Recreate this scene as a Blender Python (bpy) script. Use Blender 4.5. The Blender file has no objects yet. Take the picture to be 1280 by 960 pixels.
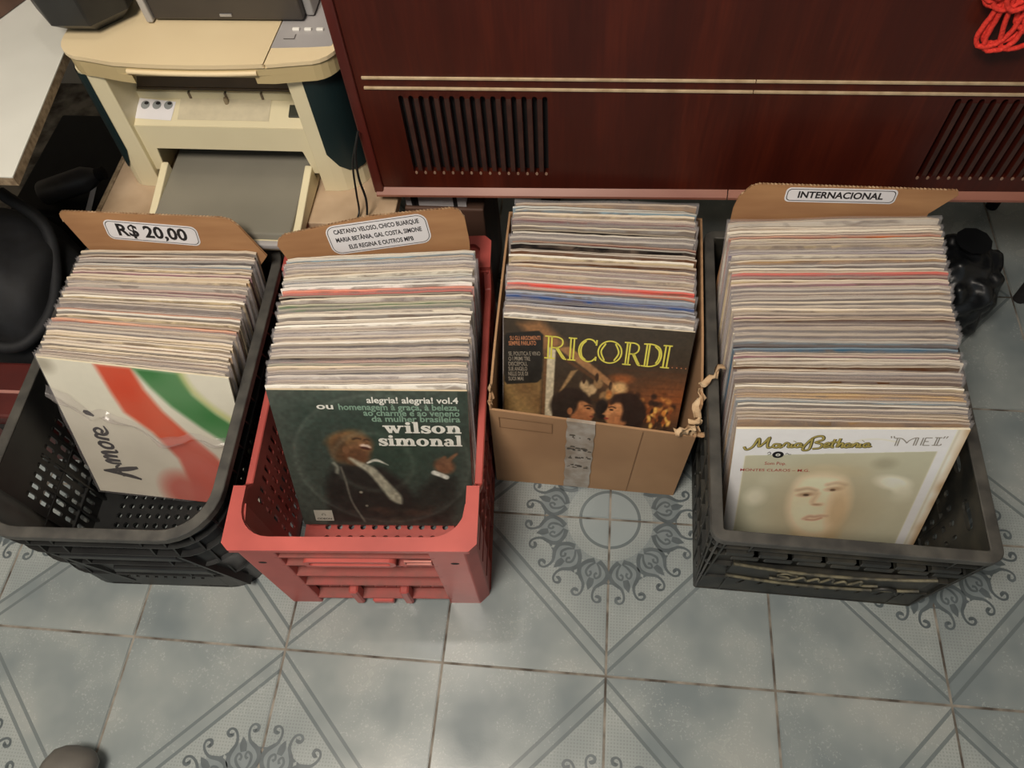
import bpy, bmesh, math, random
import numpy as np
from mathutils import Matrix, Vector, Euler

random.seed(7)
rng = np.random.RandomState(5)
PI = math.pi
sc = bpy.context.scene
C = sc.collection

# ------------------------------------------------------------------ camera
cam_d = bpy.data.cameras.new('camera')
cam = bpy.data.objects.new('camera', cam_d)
C.objects.link(cam)
cam.location = (-0.06456, -0.25032, 1.40793)
cam.rotation_euler = (0.533559078, 0.0531314638, 0.0897900628)
cam_d.sensor_width = 36
cam_d.lens = 966.21 / 1280 * 36
cam_d.clip_start = 0.02
sc.camera = cam

# ------------------------------------------------------------------ world and light
sc.view_settings.view_transform = 'Standard'
sc.view_settings.look = 'None'
sc.view_settings.gamma = 1
sc.view_settings.use_curve_mapping = False
sc.view_settings.exposure = 0.0
w = bpy.data.worlds.new('World')
sc.world = w
w.use_nodes = True
w.node_tree.nodes['Background'].inputs[0].default_value = (0.84, 0.94, 1.0, 1)
w.node_tree.nodes['Background'].inputs[1].default_value = 0.33

LAMP = Vector((-0.55, -0.52, 2.30))
ld = bpy.data.lights.new('ceiling_lamp_light', 'AREA')
ld.shape = 'DISK'
ld.size = 0.62
ld.energy = 50
ld.color = (1.0, 0.90, 0.79)
lo = bpy.data.objects.new('ceiling_lamp_light', ld)
lo.location = LAMP
C.objects.link(lo)
BULB = Vector((-0.60, 0.55, 2.60))
bd = bpy.data.lights.new('small_lamp_light', 'POINT')
bd.shadow_soft_size = 0.045
bd.energy = 11
bd.color = (1.0, 0.93, 0.84)
bo = bpy.data.objects.new('small_lamp_light', bd)
bo.location = BULB - Vector((0, 0, 0.06))
C.objects.link(bo)


# ------------------------------------------------------------------ helpers
def lin(c):
    return tuple(((v / 255) / 12.92 if v <= 10 else (((v / 255) + 0.055) / 1.055) ** 2.4) for v in c)


def lin4(c):
    return lin(c) + (1.0,)


def tag(o, label=None, cat=None, group=None, kind=None):
    if label: o['label'] = label
    if cat: o['category'] = cat
    if group: o['group'] = group
    if kind: o['kind'] = kind
    return o


def thing(name, label, cat, loc=(0, 0, 0), rot=(0, 0, 0), group=None):
    o = bpy.data.objects.new(name, None)
    o.empty_display_size = 0.05
    C.objects.link(o)
    o.location = loc
    o.rotation_euler = rot
    return tag(o, label, cat, group)


class MB:
    def __init__(self):
        self.v, self.f, self.m, self.s = [], [], [], []

    def add(self, verts, faces, mi=0, smooth=False, M=None):
        b = len(self.v)
        for p in verts:
            self.v.append(tuple(M @ Vector(p)) if M is not None else tuple(p))
        for f in faces:
            self.f.append([b + i for i in f]); self.m.append(mi); self.s.append(smooth)
        return self

    def box(self, x0, x1, y0, y1, z0, z1, mi=0, M=None):
        v = [(x, y, z) for z in (z0, z1) for y in (y0, y1) for x in (x0, x1)]
        f = [(0, 2, 3, 1), (4, 5, 7, 6), (0, 1, 5, 4), (2, 6, 7, 3), (0, 4, 6, 2), (1, 3, 7, 5)]
        return self.add(v, f, mi, False, M)

    def hexa(self, lo, hi, mi=0):
        """lo, hi: four corners each, counter-clockwise"""
        v = list(lo) + list(hi)
        f = [(3, 2, 1, 0), (4, 5, 6, 7)] + [(i, (i + 1) % 4, 4 + (i + 1) % 4, 4 + i) for i in range(4)]
        return self.add(v, f, mi)

    def prism(self, poly, z0, z1, mi=0, M=None, smooth=False, top=None):
        n = len(poly)
        top = top or poly
        v = [(x, y, z0) for x, y in poly] + [(x, y, z1) for x, y in top]
        self.add(v, [tuple(range(n))[::-1], tuple(range(n, 2 * n))], mi, False, M)
        return self.add(v, [(i, (i + 1) % n, n + (i + 1) % n, n + i) for i in range(n)], mi, smooth, M)

    def tube(self, pts, r, n=8, closed=False, mi=0, caps=True):
        P = [Vector(p) for p in pts]
        k = len(P)
        rs = r if hasattr(r, '__len__') else [r] * k
        v = []
        up = None
        for i in range(k):
            a = P[(i - 1) % k] if (i or closed) else P[0]
            b = P[(i + 1) % k] if (i < k - 1 or closed) else P[-1]
            t = (b - a).normalized()
            if up is None:
                up = t.orthogonal().normalized()
            up = (up - t * up.dot(t)).normalized()
            sd = t.cross(up)
            for j in range(n):
                an = 2 * PI * j / n
                v.append(P[i] + (up * math.cos(an) + sd * math.sin(an)) * rs[i])
        f = []
        for i in range(k if closed else k - 1):
            for j in range(n):
                f.append((i * n + j, i * n + (j + 1) % n, ((i + 1) % k) * n + (j + 1) % n, ((i + 1) % k) * n + j))
        self.add(v, f, mi, True)
        if caps and not closed:
            self.add(v, [tuple(range(n))[::-1], tuple(range((k - 1) * n, k * n))], mi)
        return self

    def lathe(self, prof, cx=0, cy=0, n=24, mi=0, smooth=True):
        v = [(cx + r * math.cos(2 * PI * j / n), cy + r * math.sin(2 * PI * j / n), z) for r, z in prof for j in range(n)]
        f = [(i * n + j, i * n + (j + 1) % n, (i + 1) * n + (j + 1) % n, (i + 1) * n + j) for i in range(len(prof) - 1) for j in range(n)]
        self.add(v, f, mi, smooth)
        return self.add(v, [tuple(range(n))[::-1], tuple(range((len(prof) - 1) * n, len(prof) * n))], mi)

    def mesh(self, me, M=None, mi=0):
        return self.add([v.co[:] for v in me.vertices], [tuple(p.vertices) for p in me.polygons], mi, False, M)

    def data(self, name, mats):
        me = bpy.data.meshes.new(name)
        me.from_pydata(self.v, [], self.f)
        for m in mats: me.materials.append(m)
        me.polygons.foreach_set('material_index', self.m)
        me.polygons.foreach_set('use_smooth', self.s)
        me.update()
        return me

    def build(self, name, mats, parent=None, bev=0, seg=2, fix=True):
        if not isinstance(mats, (list, tuple)): mats = [mats]
        me = self.data(name, mats)
        if fix:
            bm = bmesh.new(); bm.from_mesh(me)
            bmesh.ops.recalc_face_normals(bm, faces=bm.faces)
            bm.to_mesh(me); bm.free()
        return link(name, me, parent, bev, seg)


def link(name, me, parent=None, bev=0, seg=2):
    o = bpy.data.objects.new(name, me)
    C.objects.link(o)
    if parent: o.parent = parent
    if bev:
        b = o.modifiers.new('bevel', 'BEVEL')
        b.width = bev; b.segments = seg; b.limit_method = 'ANGLE'; b.angle_limit = 0.6
    return o


def _curve_mesh(cu):
    ob = bpy.data.objects.new('temporary', cu)
    me = bpy.data.meshes.new_from_object(ob)
    bpy.data.objects.remove(ob)
    bpy.data.curves.remove(cu)
    return me


def fill(polys, thick=0.0):
    """even-odd filled 2D polygons, extruded thick along z (centred)"""
    cu = bpy.data.curves.new('temporary', 'CURVE')
    cu.dimensions = '2D'; cu.fill_mode = 'BOTH'; cu.extrude = thick / 2
    for p in polys:
        s = cu.splines.new('POLY')
        s.points.add(len(p) - 1)
        for i, q in enumerate(p): s.points[i].co = (q[0], q[1], 0, 1)
        s.use_cyclic_u = True
    return _curve_mesh(cu)


def text(body, size, bold=0.0, align='CENTER', width=None, spacing=1.0):
    cu = bpy.data.curves.new('temporary', 'FONT')
    cu.body = body; cu.size = size; cu.offset = bold * size
    cu.align_x = align; cu.align_y = 'CENTER'; cu.resolution_u = 3
    cu.space_character = spacing; cu.fill_mode = 'FRONT'
    me = _curve_mesh(cu)
    if width and len(me.vertices):
        xs = [v.co.x for v in me.vertices]
        k = width / (max(xs) - min(xs))
        c = {'CENTER': (max(xs) + min(xs)) / 2, 'RIGHT': max(xs), 'LEFT': min(xs)}[align]
        for v in me.vertices: v.co.x = (v.co.x - c) * k
    return me


def rect(x0, x1, y0, y1): return [(x0, y0), (x1, y0), (x1, y1), (x0, y1)]


def rrect(x0, x1, y0, y1, r, n=5):
    out = []
    for cx, cy, a in ((x1 - r, y0 + r, -90), (x1 - r, y1 - r, 0), (x0 + r, y1 - r, 90), (x0 + r, y0 + r, 180)):
        for i in range(n + 1):
            t = math.radians(a + 90 * i / n)
            out.append((cx + r * math.cos(t), cy + r * math.sin(t)))
    return out


def circ(cx, cy, rx, ry=None, n=12):
    ry = ry or rx
    return [(cx + rx * math.cos(2 * PI * i / n), cy + ry * math.sin(2 * PI * i / n)) for i in range(n)]


def spline(pts, k=6, closed=False):
    P = [np.array(p, float) for p in pts]
    n = len(P); out = []
    for i in range(n if closed else n - 1):
        if closed:
            a, b, c, d = P[(i - 1) % n], P[i], P[(i + 1) % n], P[(i + 2) % n]
        else:
            b, c = P[i], P[i + 1]
            a = P[i - 1] if i else 2 * b - c
            d = P[i + 2] if i + 2 < n else 2 * c - b
        for j in range(k):
            t = j / k
            out.append(0.5 * (2 * b + (c - a) * t + (2 * a - 5 * b + 4 * c - d) * t * t + (3 * b - a - 3 * c + d) * t ** 3))
    if not closed: out.append(P[-1])
    return out


def ribbon(mb, pts, wd, M=None, mi=0, smooth=True, k=6, z=0.0):
    """flat stroke in the xy plane; wd one width or one per control point"""
    if hasattr(wd, '__len__'):
        q = [(p[0], p[1], ww) for p, ww in zip(pts, wd)]
    else:
        q = [(p[0], p[1], wd) for p in pts]
    q = spline(q, k) if smooth and len(q) > 2 else [np.array(a, float) for a in q]
    v, f = [], []
    for i, a in enumerate(q):
        t = (q[min(i + 1, len(q) - 1)] - q[max(i - 1, 0)])[:2]
        t = t / (np.linalg.norm(t) + 1e-9)
        nx, ny = -t[1] * a[2] / 2, t[0] * a[2] / 2
        v += [(a[0] + nx, a[1] + ny, z), (a[0] - nx, a[1] - ny, z)]
    for i in range(len(q) - 1): f.append((2 * i + 1, 2 * i + 3, 2 * i + 2, 2 * i))
    mb.add(v, f, mi, False, M)


# ------------------------------------------------------------------ materials
def new_mat(name):
    m = bpy.data.materials.new(name)
    m.use_nodes = True
    nt = m.node_tree
    return m, nt, nt.nodes['Principled BSDF']


def N(nt, t, **kw):
    n = nt.nodes.new(t)
    for k, v in kw.items():
        if k.startswith('i_'):
            key = k[2:]
            n.inputs[int(key) if key.isdigit() else key].default_value = v
        else: setattr(n, k, v)
    return n


def math_node(nt, op, a, b=None, c=None, clamp=False):
    n = N(nt, 'ShaderNodeMath', operation=op)
    n.use_clamp = clamp
    for i, x in enumerate((a, b, c)):
        if x is None: continue
        if isinstance(x, (int, float)): n.inputs[i].default_value = x
        else: nt.links.new(x, n.inputs[i])
    return n.outputs[0]


def mixc(nt, fac, a, b, blend='MIX'):
    n = N(nt, 'ShaderNodeMix', data_type='RGBA', blend_type=blend)
    for i, x in ((0, fac), (6, a), (7, b)):
        if isinstance(x, (int, float)): n.inputs[i].default_value = x
        elif isinstance(x, tuple): n.inputs[i].default_value = x
        else: nt.links.new(x, n.inputs[i])
    return n.outputs[2]


def noise(nt, scale=5, detail=3, vec=None, rough=0.5, stretch=None, coord='Object'):
    tc = N(nt, 'ShaderNodeTexCoord')
    src = vec or tc.outputs[coord]
    if stretch:
        mp = N(nt, 'ShaderNodeMapping')
        mp.inputs['Scale'].default_value = stretch
        nt.links.new(src, mp.inputs[0]); src = mp.outputs[0]
    n = N(nt, 'ShaderNodeTexNoise')
    n.inputs['Scale'].default_value = scale
    n.inputs['Detail'].default_value = detail
    n.inputs['Roughness'].default_value = rough
    nt.links.new(src, n.inputs['Vector'])
    return n.outputs['Fac']


def ramp(nt, fac, stops):
    r = N(nt, 'ShaderNodeValToRGB')
    e = r.color_ramp.elements
    while len(e) > len(stops): e.remove(e[-1])
    while len(e) < len(stops): e.new(0.5)
    for el, (p, c) in zip(e, stops):
        el.position = p
        el.color = c if len(c) == 4 else tuple(c) + (1,)
    nt.links.new(fac, r.inputs[0])
    return r.outputs[0]


def bump(nt, b, h, strength=0.2, dist=0.002):
    n = N(nt, 'ShaderNodeBump')
    n.inputs['Strength'].default_value = strength
    n.inputs['Distance'].default_value = dist
    nt.links.new(h, n.inputs['Height'])
    nt.links.new(n.outputs[0], b.inputs['Normal'])


def simple(name, c1, c2=None, rough=0.5, scale=20, stretch=None, bmp=0.0, spec=0.5, coat=0.0, metal=0.0, lo=0.35, hi=0.65, detail=3):
    m, nt, b = new_mat(name)
    c2 = c2 or tuple(v * 0.85 for v in c1)
    f = noise(nt, scale, detail, stretch=stretch)
    nt.links.new(ramp(nt, f, [(lo, lin4(c1)), (hi, lin4(c2))]), b.inputs['Base Color'])
    b.inputs['Roughness'].default_value = rough
    b.inputs['Specular IOR Level'].default_value = spec
    b.inputs['Coat Weight'].default_value = coat
    b.inputs['Coat Roughness'].default_value = 0.12
    b.inputs['Metallic'].default_value = metal
    if bmp: bump(nt, b, f, bmp)
    return m


MAT = {}
MAT['black_plastic'] = simple('black_plastic', (19, 20, 21), (36, 37, 36), 0.42, 14, bmp=0.1, lo=0.4, hi=0.75)
MAT['worn_black'] = simple('worn_black_plastic', (27, 28, 26), (58, 55, 46), 0.5, 22, bmp=0.15, lo=0.45, hi=0.8)
MAT['red_plastic'] = simple('red_plastic', (180, 84, 76), (160, 72, 66), 0.42, 9, bmp=0.05)
MAT['red_dusty_shaded'] = simple('red_plastic_dusty_shaded', (148, 70, 64), (124, 70, 63), 0.5, 30, bmp=0.08)  # darker than the rim by dust and by shade put into the colour
MAT['card'] = simple('brown_cardboard', (166, 124, 84), (150, 108, 72), 0.85, 6, bmp=0.05, stretch=(1, 1, 6))
MAT['card_box'] = simple('box_cardboard', (168, 132, 96), (146, 112, 80), 0.85, 5, bmp=0.08)
MAT['card_edge'] = simple('cardboard_edge', (206, 178, 142), (140, 104, 70), 0.9, 60)
MAT['card_torn'] = simple('torn_cardboard', (205, 178, 142), (160, 126, 92), 0.95, 40, bmp=0.4)
MAT['label_white'] = simple('label_paper', (226, 224, 226), (214, 212, 214), 0.5, 8)
MAT['ink'] = simple('black_ink', (24, 22, 24), (30, 28, 30), 0.6, 8)
MAT['dark'] = simple('dark_interior', (16, 14, 14), (24, 20, 19), 0.9, 20)
MAT['tape'] = simple('grey_packing_tape', (164, 156, 146), (136, 122, 106), 0.3, 40, bmp=0.5)
MAT['tape_mark'] = simple('tape_smudge', (62, 56, 50), (84, 76, 66), 0.5, 60)
MAT['line_ink'] = simple('brown_printed_line', (112, 82, 54), (122, 90, 60), 0.8, 30)


def wood_mat():
    m, nt, b = new_mat('mahogany_veneer')
    f1 = noise(nt, 3.0, 4, stretch=(5, 1, 0.5))
    f2 = noise(nt, 26.0, 4, stretch=(6, 1, 0.35))
    f = math_node(nt, 'ADD', math_node(nt, 'MULTIPLY', f1, 0.65), math_node(nt, 'MULTIPLY', f2, 0.35))
    col = ramp(nt, f, [(0.3, lin4((50, 15, 8))), (0.5, lin4((63, 20, 11))), (0.72, lin4((84, 30, 15)))])
    nt.links.new(col, b.inputs['Base Color'])
    b.inputs['Roughness'].default_value = 0.42
    b.inputs['Specular IOR Level'].default_value = 0.35
    b.inputs['Coat Weight'].default_value = 0.15
    b.inputs['Coat Roughness'].default_value = 0.22
    return m


MAT['wood'] = wood_mat()
MAT['wood_lip'] = simple('lit_mahogany_lip', (158, 108, 90), (124, 72, 58), 0.4, 8, stretch=(0.3, 1, 1), coat=0.3)  # light on the upturned face of the lip put into the colour
MAT['wood_dark'] = simple('dark_mahogany', (66, 20, 16), (92, 30, 22), 0.45, 6, stretch=(4, 4, 0.4), coat=0.3)
MAT['slat'] = simple('grey_brown_slat', (62, 36, 28), (46, 24, 18), 0.6, 30)
MAT['slot_glint'] = simple('pale_slot_glint', (150, 120, 100), (124, 96, 78), 0.7, 30)  # light caught on the slot ends, put in as pale colour
MAT['brass'] = simple('brass_strip', (204, 182, 148), (176, 152, 120), 0.45, 40, metal=0.2)
MAT['cream'] = simple('cream_plastic', (222, 212, 178), (212, 202, 168), 0.45, 4)
MAT['tan'] = simple('yellowed_plastic', (224, 206, 168), (214, 194, 156), 0.45, 3)
MAT['tan_dark'] = simple('tan_plastic_body', (192, 174, 130), (182, 164, 122), 0.5, 4)
MAT['teal'] = simple('dark_teal_plastic', (18, 36, 38), (24, 44, 46), 0.4, 6)
MAT['printer_grey'] = simple('grey_panel', (164, 160, 158), (152, 149, 148), 0.45, 8)
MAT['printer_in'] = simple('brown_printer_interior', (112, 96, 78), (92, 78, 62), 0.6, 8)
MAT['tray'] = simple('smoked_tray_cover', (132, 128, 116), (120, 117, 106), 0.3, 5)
MAT['tray_dark'] = simple('dark_grey_tray_plastic', (74, 74, 70), (62, 62, 60), 0.4, 6)  # plain dark grey for the roof inside the printer
MAT['white_plastic'] = simple('white_plastic', (228, 226, 218), (216, 214, 206), 0.4, 8)
MAT['silver'] = simple('silver_plastic', (176, 174, 172), (156, 154, 152), 0.32, 8, metal=0.3)
MAT['device'] = simple('dark_grey_device', (52, 48, 45), (66, 60, 54), 0.4, 8)
MAT['laminate'] = simple('white_laminate', (214, 214, 206), (200, 200, 192), 0.4, 4)
MAT['chipboard'] = simple('chipboard_edge', (150, 132, 106), (108, 90, 68), 0.9, 90, bmp=0.4)
MAT['bench'] = simple('bench_board', (190, 166, 138), (164, 140, 112), 0.7, 10, bmp=0.05)
MAT['maroon'] = simple('maroon_board', (84, 30, 26), (64, 22, 20), 0.5, 10)
MAT['brown_wood'] = simple('dull_brown_wood', (98, 72, 58), (74, 52, 42), 0.6, 6, stretch=(1, 5, 1))
MAT['fabric'] = simple('black_nylon', (11, 12, 15), (17, 19, 23), 0.75, 40, bmp=0.3)
MAT['bag'] = simple('black_bin_bag', (12, 14, 16), (18, 20, 23), 0.38, 12)
MAT['yarn'] = simple('red_yarn', (226, 58, 42), (196, 40, 30), 0.85, 300, bmp=0.6)
MAT['wall'] = simple('painted_plaster', (196, 190, 178), (186, 180, 168), 0.8, 3, bmp=0.05)
MAT['ceiling'] = simple('ceiling_plaster', (214, 210, 202), (206, 202, 194), 0.9, 3)
MAT['rubber'] = simple('grey_rubber', (104, 101, 94), (92, 89, 84), 0.55, 10)
MAT['grout'] = simple('dirty_grout', (138, 132, 122), (70, 64, 58), 0.95, 18, bmp=0.5, lo=0.38, hi=0.62)
MAT['orn_dark'] = simple('ornament_dark_glaze', (76, 84, 87), (88, 96, 99), 0.3, 30)
MAT['orn_mid'] = simple('ornament_mid_glaze', (106, 115, 117), (116, 125, 127), 0.3, 30)


def tile_mat():
    """glazed tile: plain mottled half, banded diagonal, dotted medallion half with ring"""
    m, nt, b = new_mat('glazed_floor_tile')
    T = 0.285
    tc = N(nt, 'ShaderNodeTexCoord')
    sp = N(nt, 'ShaderNodeSeparateXYZ')
    nt.links.new(tc.outputs['Object'], sp.inputs[0])
    x = math_node(nt, 'ADD', math_node(nt, 'DIVIDE', sp.outputs[0], T), 0.5)
    y = math_node(nt, 'ADD', math_node(nt, 'DIVIDE', sp.outputs[1], T), 0.5)
    oi = N(nt, 'ShaderNodeObjectInfo')
    off = N(nt, 'ShaderNodeVectorMath', operation='SCALE')
    off.inputs[0].default_value = (37, 91, 13)
    nt.links.new(oi.outputs['Random'], off.inputs['Scale'])
    ad = N(nt, 'ShaderNodeVectorMath', operation='ADD')
    nt.links.new(tc.outputs['Object'], ad.inputs[0]); nt.links.new(off.outputs[0], ad.inputs[1])
    n1 = noise(nt, 7, 3, vec=ad.outputs[0])
    n2 = noise(nt, 260, 2, vec=ad.outputs[0])
    n3 = noise(nt, 14, 2, vec=ad.outputs[0])
    base = ramp(nt, n1, [(0.3, lin4((112, 121, 123))), (0.52, lin4((132, 139, 138))), (0.7, lin4((146, 150, 147)))])
    # glaze speckle, in clusters
    spk = math_node(nt, 'MULTIPLY', math_node(nt, 'GREATER_THAN', n2, 0.62), math_node(nt, 'GREATER_THAN', n3, 0.5))
    base = mixc(nt, math_node(nt, 'MULTIPLY', spk, 0.2), base, lin4((186, 190, 186)))
    s = math_node(nt, 'ADD', x, y)
    r = math_node(nt, 'SQRT', math_node(nt, 'ADD', math_node(nt, 'MULTIPLY', x, x), math_node(nt, 'MULTIPLY', y, y)))
    med = math_node(nt, 'LESS_THAN', s, 0.995)
    inner = math_node(nt, 'LESS_THAN', s, 0.86)
    # dotted weave
    k = 2 * PI * 54
    dx = math_node(nt, 'SINE', math_node(nt, 'MULTIPLY', x, k))
    dy = math_node(nt, 'SINE', math_node(nt, 'MULTIPLY', y, k))
    dot = math_node(nt, 'GREATER_THAN', math_node(nt, 'MINIMUM', dx, dy), 0.05)
    outr = math_node(nt, 'GREATER_THAN', r, 0.215)
    dmask = math_node(nt, 'MULTIPLY', math_node(nt, 'MULTIPLY', dot, inner), outr)
    c = mixc(nt, math_node(nt, 'MULTIPLY', inner, 0.35), base, lin4((158, 164, 161)))
    c = mixc(nt, math_node(nt, 'MULTIPLY', dmask, 0.30), c, lin4((92, 100, 102)))
    # dark halo outside the ring, dark outline of the disc, darker disc
    def band(v, a, bb):
        return math_node(nt, 'MULTIPLY', math_node(nt, 'GREATER_THAN', v, a), math_node(nt, 'LESS_THAN', v, bb))
    c = mixc(nt, math_node(nt, 'MULTIPLY', band(r, 0.285, 0.335), 0.45), c, lin4((104, 114, 117)))
    c = mixc(nt, math_node(nt, 'MULTIPLY', math_node(nt, 'LESS_THAN', r, 0.19), 0.7), c, lin4((132, 142, 144)))
    c = mixc(nt, math_node(nt, 'MULTIPLY', band(r, 0.186, 0.206), 0.85), c, lin4((86, 95, 98)))
    l1, l2 = band(s, 0.968, 0.996), band(s, 0.862, 0.890)
    ln = math_node(nt, 'ADD', l1, l2, clamp=True)
    c = mixc(nt, math_node(nt, 'MULTIPLY', ln, 0.8), c, lin4((92, 100, 102)))
    nt.links.new(c, b.inputs['Base Color'])
    b.inputs['Roughness'].default_value = 0.33
    nt.links.new(math_node(nt, 'ADD', math_node(nt, 'MULTIPLY', n3, 0.22), 0.13), b.inputs['Roughness'])
    h = math_node(nt, 'SUBTRACT', math_node(nt, 'SUBTRACT', math_node(nt, 'MULTIPLY', n2, 0.25), math_node(nt, 'MULTIPLY', dmask, 0.5)), ln)
    bump(nt, b, h, 0.35, 0.0008)
    return m


MAT['tile'] = tile_mat()


def sleeve_mats():
    # printed face: object colour with broad faded print
    m, nt, b = new_mat('printed_sleeve_face')
    oi = N(nt, 'ShaderNodeObjectInfo')
    tc = N(nt, 'ShaderNodeTexCoord')
    off = N(nt, 'ShaderNodeVectorMath', operation='SCALE')
    off.inputs[0].default_value = (31, 17, 53)
    nt.links.new(oi.outputs['Random'], off.inputs['Scale'])
    ad = N(nt, 'ShaderNodeVectorMath', operation='ADD')
    nt.links.new(tc.outputs['Object'], ad.inputs[0]); nt.links.new(off.outputs[0], ad.inputs[1])
    f = noise(nt, 14, 4, vec=ad.outputs[0])
    c = mixc(nt, ramp(nt, f, [(0.42, (0, 0, 0)), (0.62, (0.75, 0.75, 0.75))]), oi.outputs['Color'], lin4((120, 104, 92)))
    nt.links.new(c, b.inputs['Base Color'])
    b.inputs['Roughness'].default_value = 0.35
    # worn paper edge
    m2, nt, b = new_mat('worn_sleeve_edge')
    oi = N(nt, 'ShaderNodeObjectInfo')
    tc = N(nt, 'ShaderNodeTexCoord')
    off = N(nt, 'ShaderNodeVectorMath', operation='SCALE')
    off.inputs[0].default_value = (31, 17, 53)
    nt.links.new(oi.outputs['Random'], off.inputs['Scale'])
    ad = N(nt, 'ShaderNodeVectorMath', operation='ADD')
    nt.links.new(tc.outputs['Object'], ad.inputs[0]); nt.links.new(off.outputs[0], ad.inputs[1])
    f1 = noise(nt, 30, 3, vec=ad.outputs[0], stretch=(1, 8, 4))
    f2 = noise(nt, 9, 4, vec=ad.outputs[0], rough=0.7, stretch=(1, 6, 3))
    paper = ramp(nt, oi.outputs['Random'], [(0.0, lin4((222, 208, 184))), (0.25, lin4((240, 234, 220))), (0.5, lin4((208, 192, 168))), (0.75, lin4((236, 222, 200))), (1.0, lin4((206, 194, 178)))])
    paper = mixc(nt, ramp(nt, f1, [(0.40, (0, 0, 0)), (0.75, (0.35, 0.35, 0.35))]), paper, lin4((150, 128, 104)))
    c = mixc(nt, oi.outputs['Alpha'], paper, oi.outputs['Color'])
    c = mixc(nt, ramp(nt, f2, [(0.585, (0, 0, 0)), (0.63, (0.85, 0.85, 0.85))]), c, lin4((58, 44, 36)))
    nt.links.new(c, b.inputs['Base Color'])
    b.inputs['Roughness'].default_value = 0.8
    # sleeve mouth
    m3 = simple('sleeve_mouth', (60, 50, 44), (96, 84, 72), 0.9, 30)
    # clear plastic outer cover
    m4, nt, b = new_mat('clear_plastic_cover')
    out = nt.nodes['Material Output']
    tr = N(nt, 'ShaderNodeBsdfTransparent')
    tr.inputs[0].default_value = (0.96, 0.95, 0.95, 1)
    b.inputs['Base Color'].default_value = lin4((206, 200, 200))
    b.inputs['Roughness'].default_value = 0.16
    mx = N(nt, 'ShaderNodeMixShader')
    mx.inputs[0].default_value = 0.20
    nt.links.new(tr.outputs[0], mx.inputs[1]); nt.links.new(b.outputs[0], mx.inputs[2])
    nt.links.new(mx.outputs[0], out.inputs['Surface'])
    m5 = m4.copy(); m5.name = 'crumpled_plastic_film'
    for n_ in m5.node_tree.nodes:
        if n_.type == 'MIX_SHADER': n_.inputs[0].default_value = 0.13
        if n_.type == 'BSDF_PRINCIPLED':
            n_.inputs['Roughness'].default_value = 0.12
            n_.inputs['Specular IOR Level'].default_value = 1.0
    MAT['film_crumpled'] = m5
    return m, m2, m3, m4


MAT['face'], MAT['edge'], MAT['mouth'], MAT['film'] = sleeve_mats()


def print_mat(name, rough=0.4, coat=0.0):
    m, nt, b = new_mat(name)
    a = N(nt, 'ShaderNodeAttribute', attribute_name='Col')
    f = noise(nt, 60, 3)
    c = mixc(nt, math_node(nt, 'MULTIPLY', f, 0.12), a.outputs['Color'], lin4((128, 120, 110)))
    nt.links.new(c, b.inputs['Base Color'])
    b.inputs['Roughness'].default_value = rough
    b.inputs['Coat Weight'].default_value = coat
    return m


MAT['print'] = print_mat('printed_cover', 0.38)


def flatcol(name, c, rough=0.45):
    if name not in MAT: MAT[name] = simple(name, c, tuple(v * 0.94 for v in c), rough, 40)
    return MAT[name]


# ------------------------------------------------------------------ room shell
def struct(o): return tag(o, kind='structure')


floor = thing('floor', None, None)
struct(floor)
MB().box(-2.3, 2.3, -1.9, 1.6, -0.06, -0.0022).build('grout', MAT['grout'], floor)
struct(MB().box(-2.3, 2.3, 1.5, 1.6, 0, 2.75).build('wall_back', MAT['wall']))
struct(MB().box(-2.3, -2.2, -1.9, 1.5, 0, 2.75).build('wall_left', MAT['wall']))
struct(MB().box(2.2, 2.3, -1.9, 1.5, 0, 2.75).build('wall_right', MAT['wall']))
struct(MB().box(-2.3, 2.3, -1.9, 1.6, 2.75, 2.85).build('ceiling', MAT['ceiling']))

T = 0.285


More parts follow.
